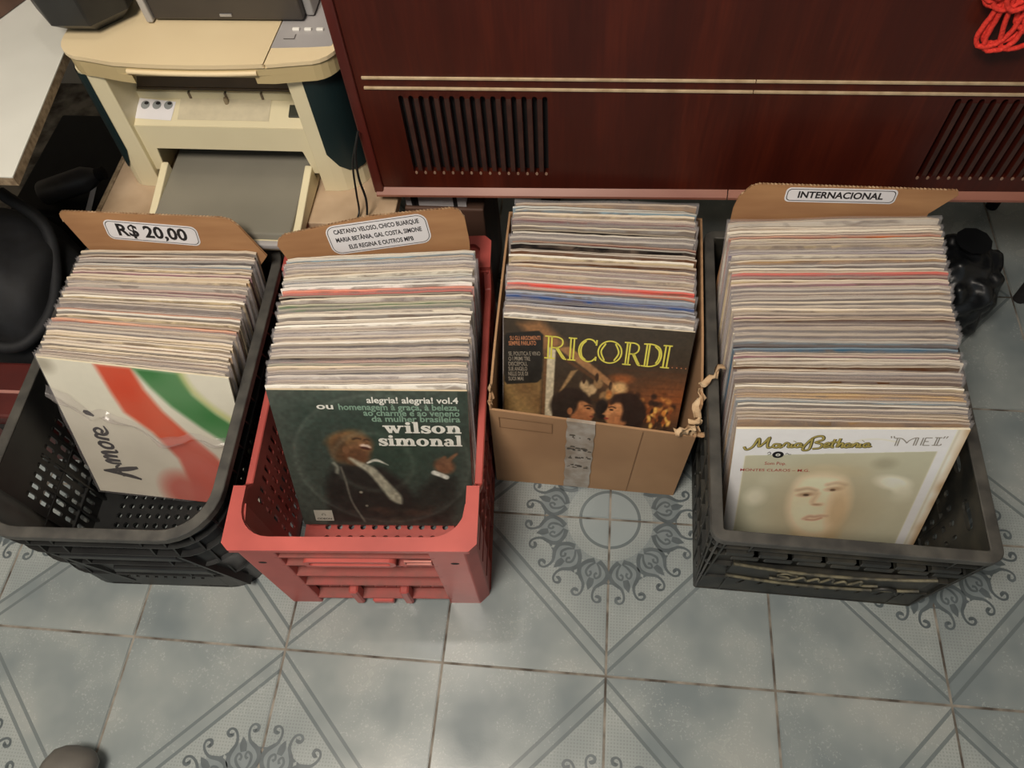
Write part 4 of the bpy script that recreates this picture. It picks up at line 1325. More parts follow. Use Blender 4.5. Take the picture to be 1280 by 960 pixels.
for word, v0, wd in (('wilson', 0.722, 0.405), ('simonal', 0.632, 0.445)):
    polys, adv = slab(word)
    mb = MB(); k = wd * cv.W / adv
    for q, p in enumerate(polys): mb.add([(a * k, b * 0.0178, 0.00001 * (q % 7)) for a, b in p], [tuple(range(len(p)))], 0, M=cv.M(0.962 - wd, v0, 1))
    mb.build('lettering', WH, cv.o)
mb = MB(); mb.add([(0, 0, 0), (0.034, 0, 0), (0.034, 0.031, 0), (0, 0.031, 0)], [(0, 1, 2, 3)], M=cv.M(0.075, 0.035)); mb.build('label_patch', flatcol('pale_grey_print', (170, 168, 156)), cv.o)
cv.text('label_name', 'ODEON', 0.128, 0.052, 0.007, MAT['ink'], 0.085, 0.02, lift=2)
mb = MB()
for s in (0.9, 0.6): ribbon(mb, [(0.004 * s * math.cos(a), 0.005 * s * math.sin(a)) for a in np.linspace(-0.6, PI + 0.6, 9)], 0.0008, cv.M(0.128, 0.085, 2))
mb.build('label_emblem', flatcol('mid_grey_print', (110, 108, 100)), cv.o)

# ---- cream cover with red and green stripes, left crate
cv = Cover('cream record sleeve with red and green stripes and vertical black script', 'records in the left black crate', 0.317, 0.352, 0.004, -0.796, 0.3515, 0.3715, 1.1, 15.5, 6.0, (216, 206, 180))
A = Art(220, (220, 216, 198))
A.grain(5, 0.06, 4)
A.poly([(0.30, 1.0), (0.49, 1.0), (0.52, 0.86), (0.58, 0.72), (0.66, 0.60), (0.80, 0.42), (0.92, 0.16), (0.94, -0.02), (0.58, -0.02), (0.60, 0.14), (0.58, 0.36), (0.48, 0.55), (0.36, 0.68), (0.33, 0.82)], (206, 74, 48), 0.035)
A.poly([(0.50, 1.0), (0.74, 1.0), (0.78, 0.86), (0.88, 0.74), (1.0, 0.64), (1.02, 0.40), (0.92, 0.50), (0.78, 0.62), (0.64, 0.76), (0.56, 0.88)], (60, 120, 66), 0.035)
A.curve([(0.75, 1.0), (0.78, 0.90), (0.86, 0.79), (0.96, 0.70)], 0.03, (168, 178, 84), 0.05, 0.7)
A.blob(0.55, 0.07, 0.13, 0.16, (200, 70, 50), 0.8, op=0.9)
A.lay(0.18 * A.nz(7, 2), (228, 222, 206))
A.blob(0.02, 0.96, 0.05, 0.05, (120, 112, 96), 1.2, op=0.5)
A.build('cover_print', cv.W, cv.H, -cv.th / 2 - 0.0003, cv.o)
mb = MB()


def stroke(u, v, wd): ribbon(mb, [((a - 0.5) * cv.W, b * cv.H) for a, b in zip(u, v)], [q * 1.55 * cv.W for q in wd], Matrix(((1, 0, 0, 0), (0, 0, -1, -cv.th / 2 - 0.0008), (0, 1, 0, 0), (0, 0, 0, 1))))


# reads bottom to top: A m o r e, then the tall flourish
stroke([0.30, 0.24, 0.16, 0.085], [0.145, 0.165, 0.18, 0.19], [0.012, 0.022, 0.018, 0.010])
stroke([0.085, 0.16, 0.24, 0.305], [0.19, 0.205, 0.225, 0.245], [0.010, 0.020, 0.026, 0.014])
stroke([0.20, 0.185, 0.175, 0.20], [0.155, 0.19, 0.23, 0.255], [0.010, 0.012, 0.012, 0.008])
stroke([0.215, 0.16, 0.13, 0.16, 0.215], [0.265, 0.262, 0.275, 0.285, 0.288], [0.012, 0.014, 0.014, 0.016, 0.014])
stroke([0.215, 0.155, 0.13, 0.155, 0.21], [0.288, 0.295, 0.308, 0.318, 0.322], [0.012, 0.012, 0.014, 0.016, 0.014])
stroke([0.21, 0.15, 0.128, 0.16, 0.215, 0.215], [0.322, 0.33, 0.343, 0.352, 0.358, 0.378], [0.012, 0.012, 0.014, 0.018, 0.012, 0.008])
stroke([0.135, 0.16, 0.20, 0.205, 0.175, 0.14, 0.135, 0.15], [0.405, 0.386, 0.39, 0.415, 0.43, 0.425, 0.405, 0.44], [0.013, 0.016, 0.014, 0.013, 0.014, 0.014, 0.013, 0.009])
stroke([0.205, 0.15, 0.135, 0.15, 0.205], [0.455, 0.462, 0.475, 0.49, 0.493], [0.016, 0.016, 0.014, 0.012, 0.010])
stroke([0.175, 0.185, 0.165, 0.140, 0.150, 0.185, 0.212, 0.205], [0.500, 0.522, 0.538, 0.520, 0.495, 0.490, 0.515, 0.560], [0.010, 0.012, 0.012, 0.012, 0.014, 0.014, 0.012, 0.006])
stroke([0.175, 0.145, 0.125], [0.628, 0.648, 0.658], [0.010, 0.026, 0.014])
mb.build('script_lettering', MAT['ink'], cv.o)
# loose crumpled plastic cover, slipped down at the front
nx, ny = 60, 72
v, f = [], []
rs = np.random.RandomState(8)
ph = rs.rand(8) * 6
for j in range(ny + 1):
    for i in range(nx + 1):
        u = i / nx
        lowline = np.interp(u, [0, 0.1, 0.17, 0.256, 0.40, 0.51, 0.70, 0.84, 1.0], [0.84, 0.79, 0.66, 0.71, 0.64, 0.53, 0.585, 0.57, 0.60])
        top = lowline
        bot = np.interp(u, [0, 0.3, 0.55, 0.62, 0.75, 1.0], [0.0, 0.0, 0.0, 0.02, 0.0, 0.0])
        q = j / ny
        vv = bot + (top - bot) * q
        d = 0.0030 + (0.011 + 0.004 * math.sin(23 * u + 1.0)) * math.exp(-((0.945 - 0.02 * math.sin(14 * u) - q) / 0.026) ** 2) + 0.0030 * (math.sin(17 * u + 9 * vv + ph[0]) * math.sin(6 * u - 14 * vv + ph[1])) * (0.3 + q) + 0.0020 * math.sin(40 * u + 25 * vv + ph[2]) * math.exp(-((1 - q) / 0.2) ** 2)
        v.append(((u - 0.5) * cv.W * 1.01, -cv.th / 2 - 0.0008 - max(0.0004, d), vv * cv.H))
for j in range(ny):
    for i in range(nx):
        a = j * (nx + 1) + i
        f.append((a, a + 1, a + nx + 2, a + nx + 1))
MB().add(v, f, 0, True).build('plastic_cover', MAT['film_crumpled'], cv.o, fix=False)

# ---- cover with large yellow title, cardboard box
cv = Cover('dark brown record sleeve with yellow capital lettering above a couple by a fire', 'records in the cardboard box', 0.320, 0.335, 0.004, -0.0435, 0.4985, 0.3395, -1.3, 19.3, 1.2, (222, 210, 184))
A = Art(230, (62, 48, 36))
vy = lambda q: 1 - (1 - q) * 0.60
A.lay(np.clip((A.v - 0.5) / 0.5, 0, 1) * 0.6, (54, 50, 40))
A.lay(np.clip((A.u - 0.5) / 0.4, 0, 1) * np.clip(1 - abs(A.v - 0.54) / 0.24, 0, 1), (150, 84, 44))
for k in range(7): A.curve([(0.5, 0.80 - 0.06 * k), (0.75, 0.78 - 0.055 * k), (1.0, 0.775 - 0.05 * k)], 0.006, (86, 50, 30), 0.012, 0.6)
A.poly([(0.0, 0.0), (0.0, 0.62), (0.215, 0.66), (0.21, 0.0)], (150, 120, 74), 0.02)
A.lay(0.55 * np.clip(A.nz(9, 5) * 1.6 - 0.5, 0, 1) * (A.u < 0.21) * (A.v < 0.62), (96, 66, 40))
A.poly([(0.08, 0.97), (0.20, 1.0), (0.34, 0.86), (0.22, 0.80)], (168, 116, 70), 0.05, 0.8)
A.poly([(0.22, 0.0), (0.222, 0.80), (0.245, 0.80), (0.245, 0.0)], (110, 78, 50), 0.01)
A.poly([(0.243, 0.0), (0.240, 0.84), (0.285, 0.82), (0.285, 0.0)], (204, 190, 160), 0.008)
A.poly([(0.29, 0.835), (0.36, 0.85), (0.64, 0.61), (0.61, 0.59)], (160, 116, 76), 0.012)
A.poly([(0.29, 0.79), (0.31, 0.80), (0.60, 0.60), (0.585, 0.585)], (92, 62, 40), 0.012)
A.poly([(0.375, 0.69), (0.41, 0.70), (0.31, 0.50), (0.29, 0.47)], (164, 130, 88), 0.012)
for cx, cy in ((0.455, 0.60), (0.50, 0.575), (0.47, 0.545), (0.53, 0.62), (0.60, 0.56), (0.57, 0.53)): A.blob(cx, cy, 0.026, 0.036, random.choice([(190, 160, 118), (150, 116, 78)]), 0.5)
for cx, cy in ((0.45, 0.64), (0.52, 0.66), (0.60, 0.61)): A.blob(cx, cy, 0.010, 0.03, (60, 42, 32), 0.5)
for k in range(60): A.blob(0.56 + 0.40 * random.random(), 0.38 + 0.20 * random.random(), 0.016, 0.02, random.choice([(210, 140, 70), (96, 54, 32), (40, 26, 22), (180, 104, 54), (60, 38, 28)]), 0.8, op=0.8)
A.blob(0.66, 0.665, 0.06, 0.03, (180, 100, 52), 1.0, op=0.7)
A.blob(0.65, 0.60, 0.04, 0.04, (222, 178, 120), 0.8)
# man, looking right
A.blob(0.385, 0.44, 0.115, 0.115, (40, 30, 25), 0.22)
A.blob(0.462, 0.405, 0.058, 0.082, (186, 124, 80), 0.28, 6)
A.blob(0.45, 0.36, 0.06, 0.06, (170, 108, 68), 0.4)
A.curve([(0.31, 0.49), (0.38, 0.545), (0.45, 0.525), (0.50, 0.475)], [0.05, 0.06, 0.055, 0.015], (44, 32, 27), 0.018)
A.curve([(0.405, 0.49), (0.412, 0.44), (0.402, 0.40)], [0.04, 0.03, 0.02], (42, 31, 26), 0.02)
A.curve([(0.468, 0.452), (0.488, 0.458), (0.506, 0.450)], 0.009, (44, 28, 22), 0.008)
A.blob(0.49, 0.436, 0.012, 0.006, (40, 26, 22), 0.5)
A.poly([(0.506, 0.446), (0.537, 0.408), (0.508, 0.400)], (198, 134, 86), 0.012)
A.blob(0.512, 0.378, 0.014, 0.007, (124, 60, 46), 0.6)
A.blob(0.385, 0.405, 0.015, 0.026, (158, 102, 64), 0.4)
A.blob(0.565, 0.44, 0.036, 0.075, (34, 26, 24), 0.4)
# woman, looking left
A.blob(0.72, 0.42, 0.10, 0.14, (44, 29, 24), 0.22)
A.blob(0.645, 0.41, 0.056, 0.088, (206, 142, 92), 0.28, -6)
A.blob(0.66, 0.36, 0.05, 0.06, (186, 122, 78), 0.4)
A.curve([(0.615, 0.485), (0.655, 0.535), (0.73, 0.53)], [0.012, 0.05, 0.07], (48, 31, 26), 0.018)
A.curve([(0.70, 0.50), (0.705, 0.44), (0.70, 0.38)], [0.05, 0.04, 0.04], (44, 29, 24), 0.02)
A.poly([(0.602, 0.444), (0.572, 0.404), (0.600, 0.397)], (212, 148, 98), 0.012)
A.curve([(0.605, 0.457), (0.622, 0.464), (0.642, 0.456)], 0.008, (56, 34, 26), 0.008)
A.blob(0.620, 0.441, 0.012, 0.006, (44, 28, 22), 0.5)
A.blob(0.597, 0.375, 0.014, 0.007, (152, 62, 50), 0.6)
for k in range(40): A.blob(0.82 + 0.13 * random.random(), 0.34 + 0.13 * random.random(), 0.010, 0.022, random.choice([(236, 186, 96), (222, 140, 62), (140, 74, 36), (60, 36, 26)]), 0.8, rot=random.uniform(-30, 30))
A.poly([(0.005, 0.665), (0.005, 0.885), (0.02, 0.905), (0.19, 0.935), (0.215, 0.91), (0.215, 0.62), (0.19, 0.59), (0.02, 0.56), (0.005, 0.585)], (30, 29, 26), 0.008)
A.grain(80, 0.2)
A.build('cover_print', cv.W, cv.H, -cv.th / 2 - 0.0003, cv.o)
OP, YL = flatcol('orange_print', (196, 130, 90)), flatcol('yellow_print', (222, 212, 92))
for k, (s, wd) in enumerate((('SU GLI ARGOMENTI', 0.165), ('SEMPRE PARLATO', 0.15), ('', 0), ('SE, POLITICA E VINO', 0.175), ('O I PRIMI TRE', 0.12), ('DISCEPOLI,', 0.105), ('SUE ANGELO', 0.105), ('NELLE DUE DI', 0.11), ('SUOI MAI', 0.085))):
    if s: cv.text('panel_lettering', s, 0.028 if k else 0.035, 0.872 - 0.034 * k, 0.0125, OP if k < 2 else flatcol('grey_print', (150, 140, 124)), wd, 0.012, 'LEFT', math.radians(6))
mb = MB()


def L(strokes, u0, u1, v0, v1):
    for pts, wd in strokes:
        ribbon(mb, [(((u0 + (u1 - u0) * a) - 0.5) * cv.W, (v0 + (v1 - v0) * b) * cv.H) for a, b in pts], wd * cv.W, Matrix(((1, 0, 0, 0), (0, 0, -1, -cv.th / 2 - 0.0009), (0, 1, 0, 0), (0, 0, 0, 1))), smooth=len(pts) > 2)


tw = 0.0088
gI = [([(0.3, 0.03), (0.3, 0.97)], tw), ([(0.7, 0.03), (0.7, 0.97)], tw), ([(0, 0.0), (1, 0.0)], tw), ([(0, 1.0), (1, 1.0)], tw)]
gR = [([(0.18, 0.02), (0.18, 0.98)], tw), ([(0.32, 0.02), (0.32, 0.98)], tw), ([(0.02, 0), (0.48, 0)], tw), ([(0.02, 1), (0.35, 1)], tw),
      ([(0.3, 1.0), (0.58, 0.99), (0.78, 0.88), (0.78, 0.66), (0.6, 0.52), (0.33, 0.50)], tw), ([(0.5, 0.52), (0.72, 0.2), (0.85, 0.03), (1.0, 0.0)], tw), ([(0.58, 0.52), (0.8, 0.2), (0.92, 0.05)], tw)]
gC = [([(0.95, 0.82), (0.75, 0.98), (0.45, 1.0), (0.15, 0.8), (0.04, 0.5), (0.15, 0.18), (0.45, 0.0), (0.75, 0.02), (0.96, 0.18)], tw), ([(0.4, 0.93), (0.22, 0.75), (0.15, 0.5), (0.22, 0.22), (0.42, 0.06)], tw), ([(0.95, 0.75), (0.96, 1.0)], tw), ([(0.97, 0.05), (0.97, 0.24)], tw)]
gO = [([(0.5 + 0.48 * math.cos(a), 0.5 + 0.5 * math.sin(a)) for a in np.linspace(0, 2 * PI, 17)], tw), ([(0.3, 0.88), (0.14, 0.5), (0.3, 0.1)], tw), ([(0.7, 0.9), (0.86, 0.5), (0.7, 0.12)], tw)]
gD = [([(0.2, 0.02), (0.2, 0.98)], tw), ([(0.33, 0.02), (0.33, 0.98)], tw), ([(0.03, 1.0), (0.5, 1.0), (0.85, 0.85), (0.97, 0.5), (0.85, 0.15), (0.5, 0.0), (0.03, 0.0)], tw), ([(0.6, 0.93), (0.84, 0.72), (0.86, 0.4), (0.75, 0.15)], tw)]
for g, u0, u1, dv in ((gR, 0.222, 0.345, 0), (gI, 0.350, 0.395, 0), (gC, 0.405, 0.505, 0), (gO, 0.510, 0.640, 0), (gR, 0.645, 0.745, 0), (gD, 0.745, 0.850, 0), (gI, 0.850, 0.898, 0)):
    L(g, u0, u1, 0.765, 0.906)
mb.build('title_lettering', YL, cv.o)
mb = MB()
for k in range(4): mb.add([(p[0], p[1], 0) for p in circ(0, 0, 0.0012, n=8)], [tuple(range(8))], M=cv.M(0.915 + 0.024 * k, 0.768))
mb.build('title_dots', OP, cv.o)

# ---- pale portrait cover, right crate
cv = Cover('pale record sleeve with a soft portrait of a face under cursive lettering', 'records in the right black crate', 0.322, 0.336, 0.004, 0.3265, 0.3045, 0.381, -0.5, 10.8, -5.5, (226, 216, 192))
A = Art(230, (240, 240, 230))
A.lay(0.4 * np.clip(0.6 - A.v, 0, 1) * (A.u < 0.08), (196, 206, 206))
A.poly([(0.058, 0.0), (0.058, 0.80), (0.905, 0.845), (0.905, 0.0)], (200, 194, 168), 0.006)
pm = (A.u > 0.062) & (A.u < 0.90) & (A.v < 0.80 + 0.05 * A.u)
A.lay(0.45 * pm * A.nz(5, 3), (168, 172, 150))
A.lay(0.45 * pm * np.clip(0.5 - A.u, 0, 1) * 2 * np.clip(0.7 - A.v, 0, 1), (132, 148, 130))
A.blob(0.14, 0.46, 0.05, 0.07, (226, 222, 200), 0.9, op=0.85)
A.blob(0.20, 0.60, 0.05, 0.04, (200, 198, 174), 1.0, op=0.7)
A.blob(0.77, 0.60, 0.085, 0.05, (238, 234, 214), 0.7, -20, op=0.95)
A.blob(0.82, 0.545, 0.06, 0.035, (230, 226, 204), 0.8, -50, op=0.9)
A.blob(0.84, 0.50, 0.05, 0.06, (210, 206, 182), 1.0, op=0.7)
A.blob(0.70, 0.75, 0.05, 0.04, (150, 144, 120), 1.0, op=0.6)
A.blob(0.47, 0.36, 0.24, 0.37, (178, 162, 130), 0.8, op=0.6)
A.blob(0.48, 0.08, 0.12, 0.16, (206, 180, 138), 0.6, op=0.9)
A.blob(0.457, 0.405, 0.150, 0.295, (236, 216, 184), 0.34, 4)
A.blob(0.40, 0.34, 0.05, 0.07, (242, 222, 192), 1.0, op=0.6)
A.blob(0.54, 0.38, 0.05, 0.08, (240, 218, 186), 1.0, op=0.5)
A.blob(0.46, 0.68, 0.15, 0.05, (190, 178, 146), 0.9, op=0.8)
A.blob(0.44, 0.58, 0.10, 0.08, (244, 226, 196), 0.9, op=0.7)
A.blob(0.385, 0.49, 0.040, 0.018, (172, 140, 110), 1.0, 10, op=0.9)
A.blob(0.51, 0.54, 0.040, 0.018, (176, 146, 116), 1.0, 10, op=0.8)
A.blob(0.385, 0.485, 0.014, 0.010, (84, 64, 50), 0.6)
A.blob(0.505, 0.532, 0.013, 0.010, (92, 70, 54), 0.6)
A.curve([(0.34, 0.525), (0.385, 0.54), (0.425, 0.525)], 0.012, (150, 122, 94), 0.035, 0.8)
A.curve([(0.475, 0.575), (0.515, 0.59), (0.555, 0.575)], 0.012, (156, 128, 100), 0.035, 0.7)
A.curve([(0.44, 0.50), (0.425, 0.43), (0.44, 0.405), (0.47, 0.405)], 0.012, (190, 160, 126), 0.035, 0.8)
A.blob(0.448, 0.402, 0.020, 0.008, (176, 142, 112), 1.2)
A.curve([(0.405, 0.27), (0.43, 0.292), (0.455, 0.29), (0.485, 0.30), (0.515, 0.30)], [0.006, 0.014, 0.014, 0.012, 0.004], (172, 124, 100), 0.03, 0.85)
A.curve([(0.42, 0.262), (0.46, 0.262), (0.49, 0.28)], 0.013, (176, 122, 98), 0.014, 0.8)
A.blob(0.56, 0.35, 0.05, 0.20, (188, 158, 116), 1.0, 4, op=0.6)
A.curve([(0.52, 0.90), (0.56, 0.925), (0.64, 0.93), (0.72, 0.91)], 0.008, (206, 202, 188), 0.01, 0.8)
A.lay(0.9 * np.clip((A.u - 0.955) / 0.045 + 0.5 * (A.nz(14, 6) - 0.5), 0, 1), (176, 146, 110))
A.lay(0.4 * np.exp(-((A.u - 0.955) / 0.008) ** 2), (160, 146, 116))
A.c = np.clip(A.c * 1.10, 0, 246)
A.build('cover_print', cv.W, cv.H, -cv.th / 2 - 0.0003, cv.o)
OL, OD = flatcol('olive_print', (186, 170, 96)), flatcol('dark_olive_print', (70, 66, 36))
script = [  # cursive strokes in u (0..0.56 of width) and v, reading the two-word name
    [(0.045, 0.885), (0.058, 0.862), (0.085, 0.885), (0.105, 0.945), (0.112, 0.925), (0.112, 0.885), (0.135, 0.915), (0.155, 0.955), (0.150, 0.91), (0.155, 0.878), (0.172, 0.885)],
    [(0.205, 0.905), (0.182, 0.905), (0.178, 0.885), (0.195, 0.880), (0.208, 0.905), (0.207, 0.880), (0.220, 0.888)],
    [(0.220, 0.888), (0.232, 0.915), (0.247, 0.906), (0.245, 0.884), (0.258, 0.886)],
    [(0.262, 0.908), (0.258, 0.884), (0.272, 0.886)], [(0.268, 0.925), (0.270, 0.928)],
    [(0.300, 0.912), (0.280, 0.910), (0.275, 0.890), (0.290, 0.884), (0.302, 0.910), (0.302, 0.886), (0.312, 0.890)],
    [(0.345, 0.955), (0.345, 0.91), (0.340, 0.868), (0.315, 0.862), (0.318, 0.895), (0.35, 0.955), (0.385, 0.965), (0.392, 0.94), (0.362, 0.920), (0.392, 0.908), (0.388, 0.880), (0.355, 0.872)],
    [(0.402, 0.892), (0.425, 0.905), (0.418, 0.918), (0.405, 0.905), (0.408, 0.884), (0.432, 0.890)],
    [(0.445, 0.945), (0.438, 0.89), (0.450, 0.885)], [(0.428, 0.920), (0.462, 0.924)],
    [(0.468, 0.950), (0.462, 0.885), (0.475, 0.915), (0.485, 0.908), (0.483, 0.886), (0.492, 0.890)],
    [(0.515, 0.915), (0.498, 0.910), (0.495, 0.890), (0.508, 0.886), (0.516, 0.912), (0.516, 0.888), (0.526, 0.894)],
    [(0.528, 0.914), (0.527, 0.887), (0.540, 0.915), (0.550, 0.908), (0.548, 0.888), (0.556, 0.892)],
    [(0.562, 0.914), (0.560, 0.888), (0.570, 0.892)], [(0.567, 0.932), (0.569, 0.934)],
    [(0.598, 0.917), (0.580, 0.912), (0.577, 0.893), (0.590, 0.889), (0.599, 0.914), (0.598, 0.890), (0.612, 0.897)]]
mb = MB()
Mz = lambda q: Matrix(((1, 0, 0, 0), (0, 0, -1, -cv.th / 2 - q), (0, 1, 0, 0), (0, 0, 0, 1)))
for s in script:
    P = [((a - 0.5) * cv.W, (b - 0.012) * cv.H) for a, b in s]
    ribbon(mb, [(a + 0.0006, b - 0.0008) for a, b in P], 0.0052, Mz(0.0007), 0, k=5)
mb.build('script_outline', OD, cv.o)
mb = MB()
for s in script:
    ribbon(mb, [((a - 0.5) * cv.W, (b - 0.012) * cv.H) for a, b in s], 0.0028, Mz(0.0011), 0, k=5)
mb.build('script_lettering', OL, cv.o)
GR = flatcol('grey_line_print', (156, 150, 140))
mb = MB()
U = lambda a, b: ((a - 0.5) * cv.W, b * cv.H)
for pts in ([(0.682, 0.955), (0.686, 0.94)], [(0.694, 0.955), (0.698, 0.94)], [(0.908, 0.955), (0.904, 0.94)], [(0.920, 0.955), (0.916, 0.94)],
            [(0.712, 0.885), (0.712, 0.94)], [(0.722, 0.885), (0.722, 0.935)], [(0.70, 0.94), (0.73, 0.938), (0.752, 0.915), (0.758, 0.905)], [(0.758, 0.905), (0.766, 0.925), (0.785, 0.942), (0.80, 0.944)], [(0.790, 0.888), (0.790, 0.94)], [(0.800, 0.888), (0.800, 0.944)],
            [(0.82, 0.89), (0.82, 0.944)], [(0.83, 0.89), (0.83, 0.944)], [(0.83, 0.918), (0.848, 0.918)], [(0.83, 0.944), (0.858, 0.944)], [(0.83, 0.89), (0.858, 0.89)],
            [(0.878, 0.892), (0.878, 0.946)], [(0.888, 0.892), (0.888, 0.946)], [(0.868, 0.946), (0.898, 0.946)], [(0.868, 0.891), (0.902, 0.891), (0.905, 0.902)]):
    ribbon(mb, [U(*p) for p in pts], 0.0018, Mz(0.0008), 0, smooth=len(pts) > 2)
mb.build('line_lettering', GR, cv.o)
RD = flatcol('red_stamp_print', (176, 52, 48))
cv.text('stamp_lettering', 'MONTES CLAROS – M.G.', 0.208, 0.688, 0.0125, RD, 0.325, 0.006, rot=math.radians(0), tall=0.8)
cv.text('stamp_lettering', 'Som Pop.', 0.205, 0.742, 0.013, RD, 0.10, 0.004, tall=0.9)
mb = MB()
mb.add([(p[0], p[1], 0) for p in circ(0, 0, 0.0085, n=20)], [tuple(range(20))], M=cv.M(0.208, 0.812, 2))
mb.build('stamp_disc', MAT['ink'], cv.o)
mb = MB()
mb.add([(p[0], p[1], 0) for p in circ(0, 0, 0.0036, n=16)], [tuple(range(16))], M=cv.M(0.208, 0.812, 3))
mb.build('disc_label', WH, cv.o)
mb = MB()
mb.add([(p[0], p[1], 0) for p in circ(0, 0, 0.0014, n=10)], [tuple(range(10))], M=cv.M(0.208, 0.812, 4))
ribbon(mb, [(-0.016, 0.003), (-0.013, 0.007), (-0.011, 0.002), (-0.015, -0.001)], 0.0011, cv.M(0.208, 0.812, 2))
ribbon(mb, [(0.011, 0.001), (0.013, 0.004), (0.016, 0.001), (0.019, 0.0015)], 0.0011, cv.M(0.208, 0.812, 2))
mb.build('stamp_marks', MAT['ink'], cv.o)


# ------------------------------------------------------------------ cardboard divider cards
def divider(label, loc, yaw, lean, poly, lab, lines, name='divider_card', fold=None):
    """poly in the card's own x-z plane; lab = (cx, cz, w, h, rot deg)"""
    t = thing(name, label, 'divider', loc, (0, 0, 0), 'cardboard dividers with paper labels')
    t.rotation_mode = 'QUATERNION'
    t.rotation_quaternion = (Matrix.Rotation(math.radians(yaw), 4, 'Z') @ Matrix.Rotation(math.radians(-lean), 4, 'X')).to_quaternion()
    up = Matrix(((1, 0, 0, 0), (0, 0, -1, 0), (0, 1, 0, 0), (0, 0, 0, 1)))
    MB().mesh(fill([poly], 0.0008), Matrix.Translation((0, -0.0018, 0)) @ up).build('front_liner', MAT['card'], t)
    MB().mesh(fill([poly], 0.0008), Matrix.Translation((0, 0.0018, 0)) @ up).build('back_liner', MAT['card'], t)
    # fluting between the liners, seen along the top edge
    top = [p for p in poly if p[1] > max(q[1] for q in poly) - 0.05]
    xs = sorted(p[0] for p in top)
    x0, x1 = xs[0], xs[-1]
    n = int((x1 - x0) / 0.0030)
    tp = sorted(poly, key=lambda p: p[0])
    def ztop(x):
        best = -9
        for i in range(len(poly)):
            a, b = poly[i], poly[(i + 1) % len(poly)]
            if min(a[0], b[0]) <= x <= max(a[0], b[0]) and abs(a[0] - b[0]) > 1e-6:
                best = max(best, a[1] + (b[1] - a[1]) * (x - a[0]) / (b[0] - a[0]))
        return best
    v, f = [], []
    for i in range(n + 1):
        x = x0 + (x1 - x0) * i / n
        z = ztop(x) + 0.0016
        y = 0.0016 if i % 2 else -0.0016
        v += [(x, y, z), (x, y, z - 0.012)]
        if i: f.append((2 * i - 2, 2 * i - 1, 2 * i + 1, 2 * i))
    MB().add(v, f).build('fluting', MAT['card_edge'], t)
    cx, cz, w_, h_, rot = lab
    Ml = Matrix.Translation((cx, -0.0026, cz)) @ up @ Matrix.Rotation(math.radians(rot), 4, 'Z')
    lb = MB().mesh(fill([rrect(-w_ / 2, w_ / 2, -h_ / 2, h_ / 2, h_ * 0.28)], 0.0004), Ml).build('paper_label', MAT['label_white'], t)
    q = 0.0024
    MB().mesh(fill([rrect(-w_ / 2 + q, w_ / 2 - q, -h_ / 2 + q, h_ / 2 - q, h_ * 0.24), rrect(-w_ / 2 + q + 0.0012, w_ / 2 - q - 0.0012, -h_ / 2 + q + 0.0012, h_ / 2 - q - 0.0012, h_ * 0.22)]), Ml @ Matrix.Translation((0, 0, 0.0004))).build('label_border', MAT['ink'], lb)
    for s, size, wd, dy, bold in lines:
        MB().mesh(text(s, size, bold, 'CENTER', wd), Ml @ Matrix.Translation((0, dy, 0.0004))).build('lettering', MAT['ink'], lb)
    return t


def corner(pts, r=0.014): return pts


# left crate: top edge falls to the right after a slant
divider('brown cardboard divider labelled R$ 20,00 at the back of left black crate', (-0.828, 0.560, 0.104), 2.0, 10,
        [(-0.125, 0.0), (0.150, 0.0), (0.158, 0.215), (0.187, 0.250), (0.155, 0.318), (0.145, 0.330), (0.130, 0.335), (-0.150, 0.347), (-0.158, 0.343), (-0.160, 0.334), (-0.145, 0.275), (-0.135, 0.24)],
        (-0.006, 0.302, 0.166, 0.043, -5.5), [('R$ 20,00', 0.036, 0.124, 0.0, 0.030)])
divider('brown cardboard divider labelled with singers\' names at the back of red crate', (-0.428, 0.562, 0.116), 7.5, 10,
        [(-0.150, 0.0), (0.150, 0.0), (0.163, 0.275), (0.160, 0.325), (0.152, 0.340), (0.140, 0.345), (0.0, 0.340), (-0.150, 0.314), (-0.163, 0.304), (-0.168, 0.292), (-0.152, 0.24)],
        (0.010, 0.302, 0.176, 0.062, 5.0), [('CAETANO VELOSO, CHICO BUARQUE', 0.0128, 0.148, 0.0165, 0.028), ('MARIA BETÂNIA, GAL COSTA, SIMONE', 0.0128, 0.150, -0.0005, 0.028), ('ELIS REGINA E OUTROS MPB', 0.0128, 0.114, -0.0175, 0.028)])
divider('brown cardboard divider labelled INTERNACIONAL at the back of right black crate', (0.318, 0.632, 0.142), 0.3, 8,
        [(-0.150, 0.0), (0.150, 0.0), (0.158, 0.300), (0.190, 0.338), (0.186, 0.346), (-0.118, 0.350), (-0.130, 0.345), (-0.145, 0.325), (-0.150, 0.30)],
        (0.012, 0.332, 0.172, 0.028, 0), [('INTERNACIONAL', 0.0175, 0.132, 0.0, 0.032)])


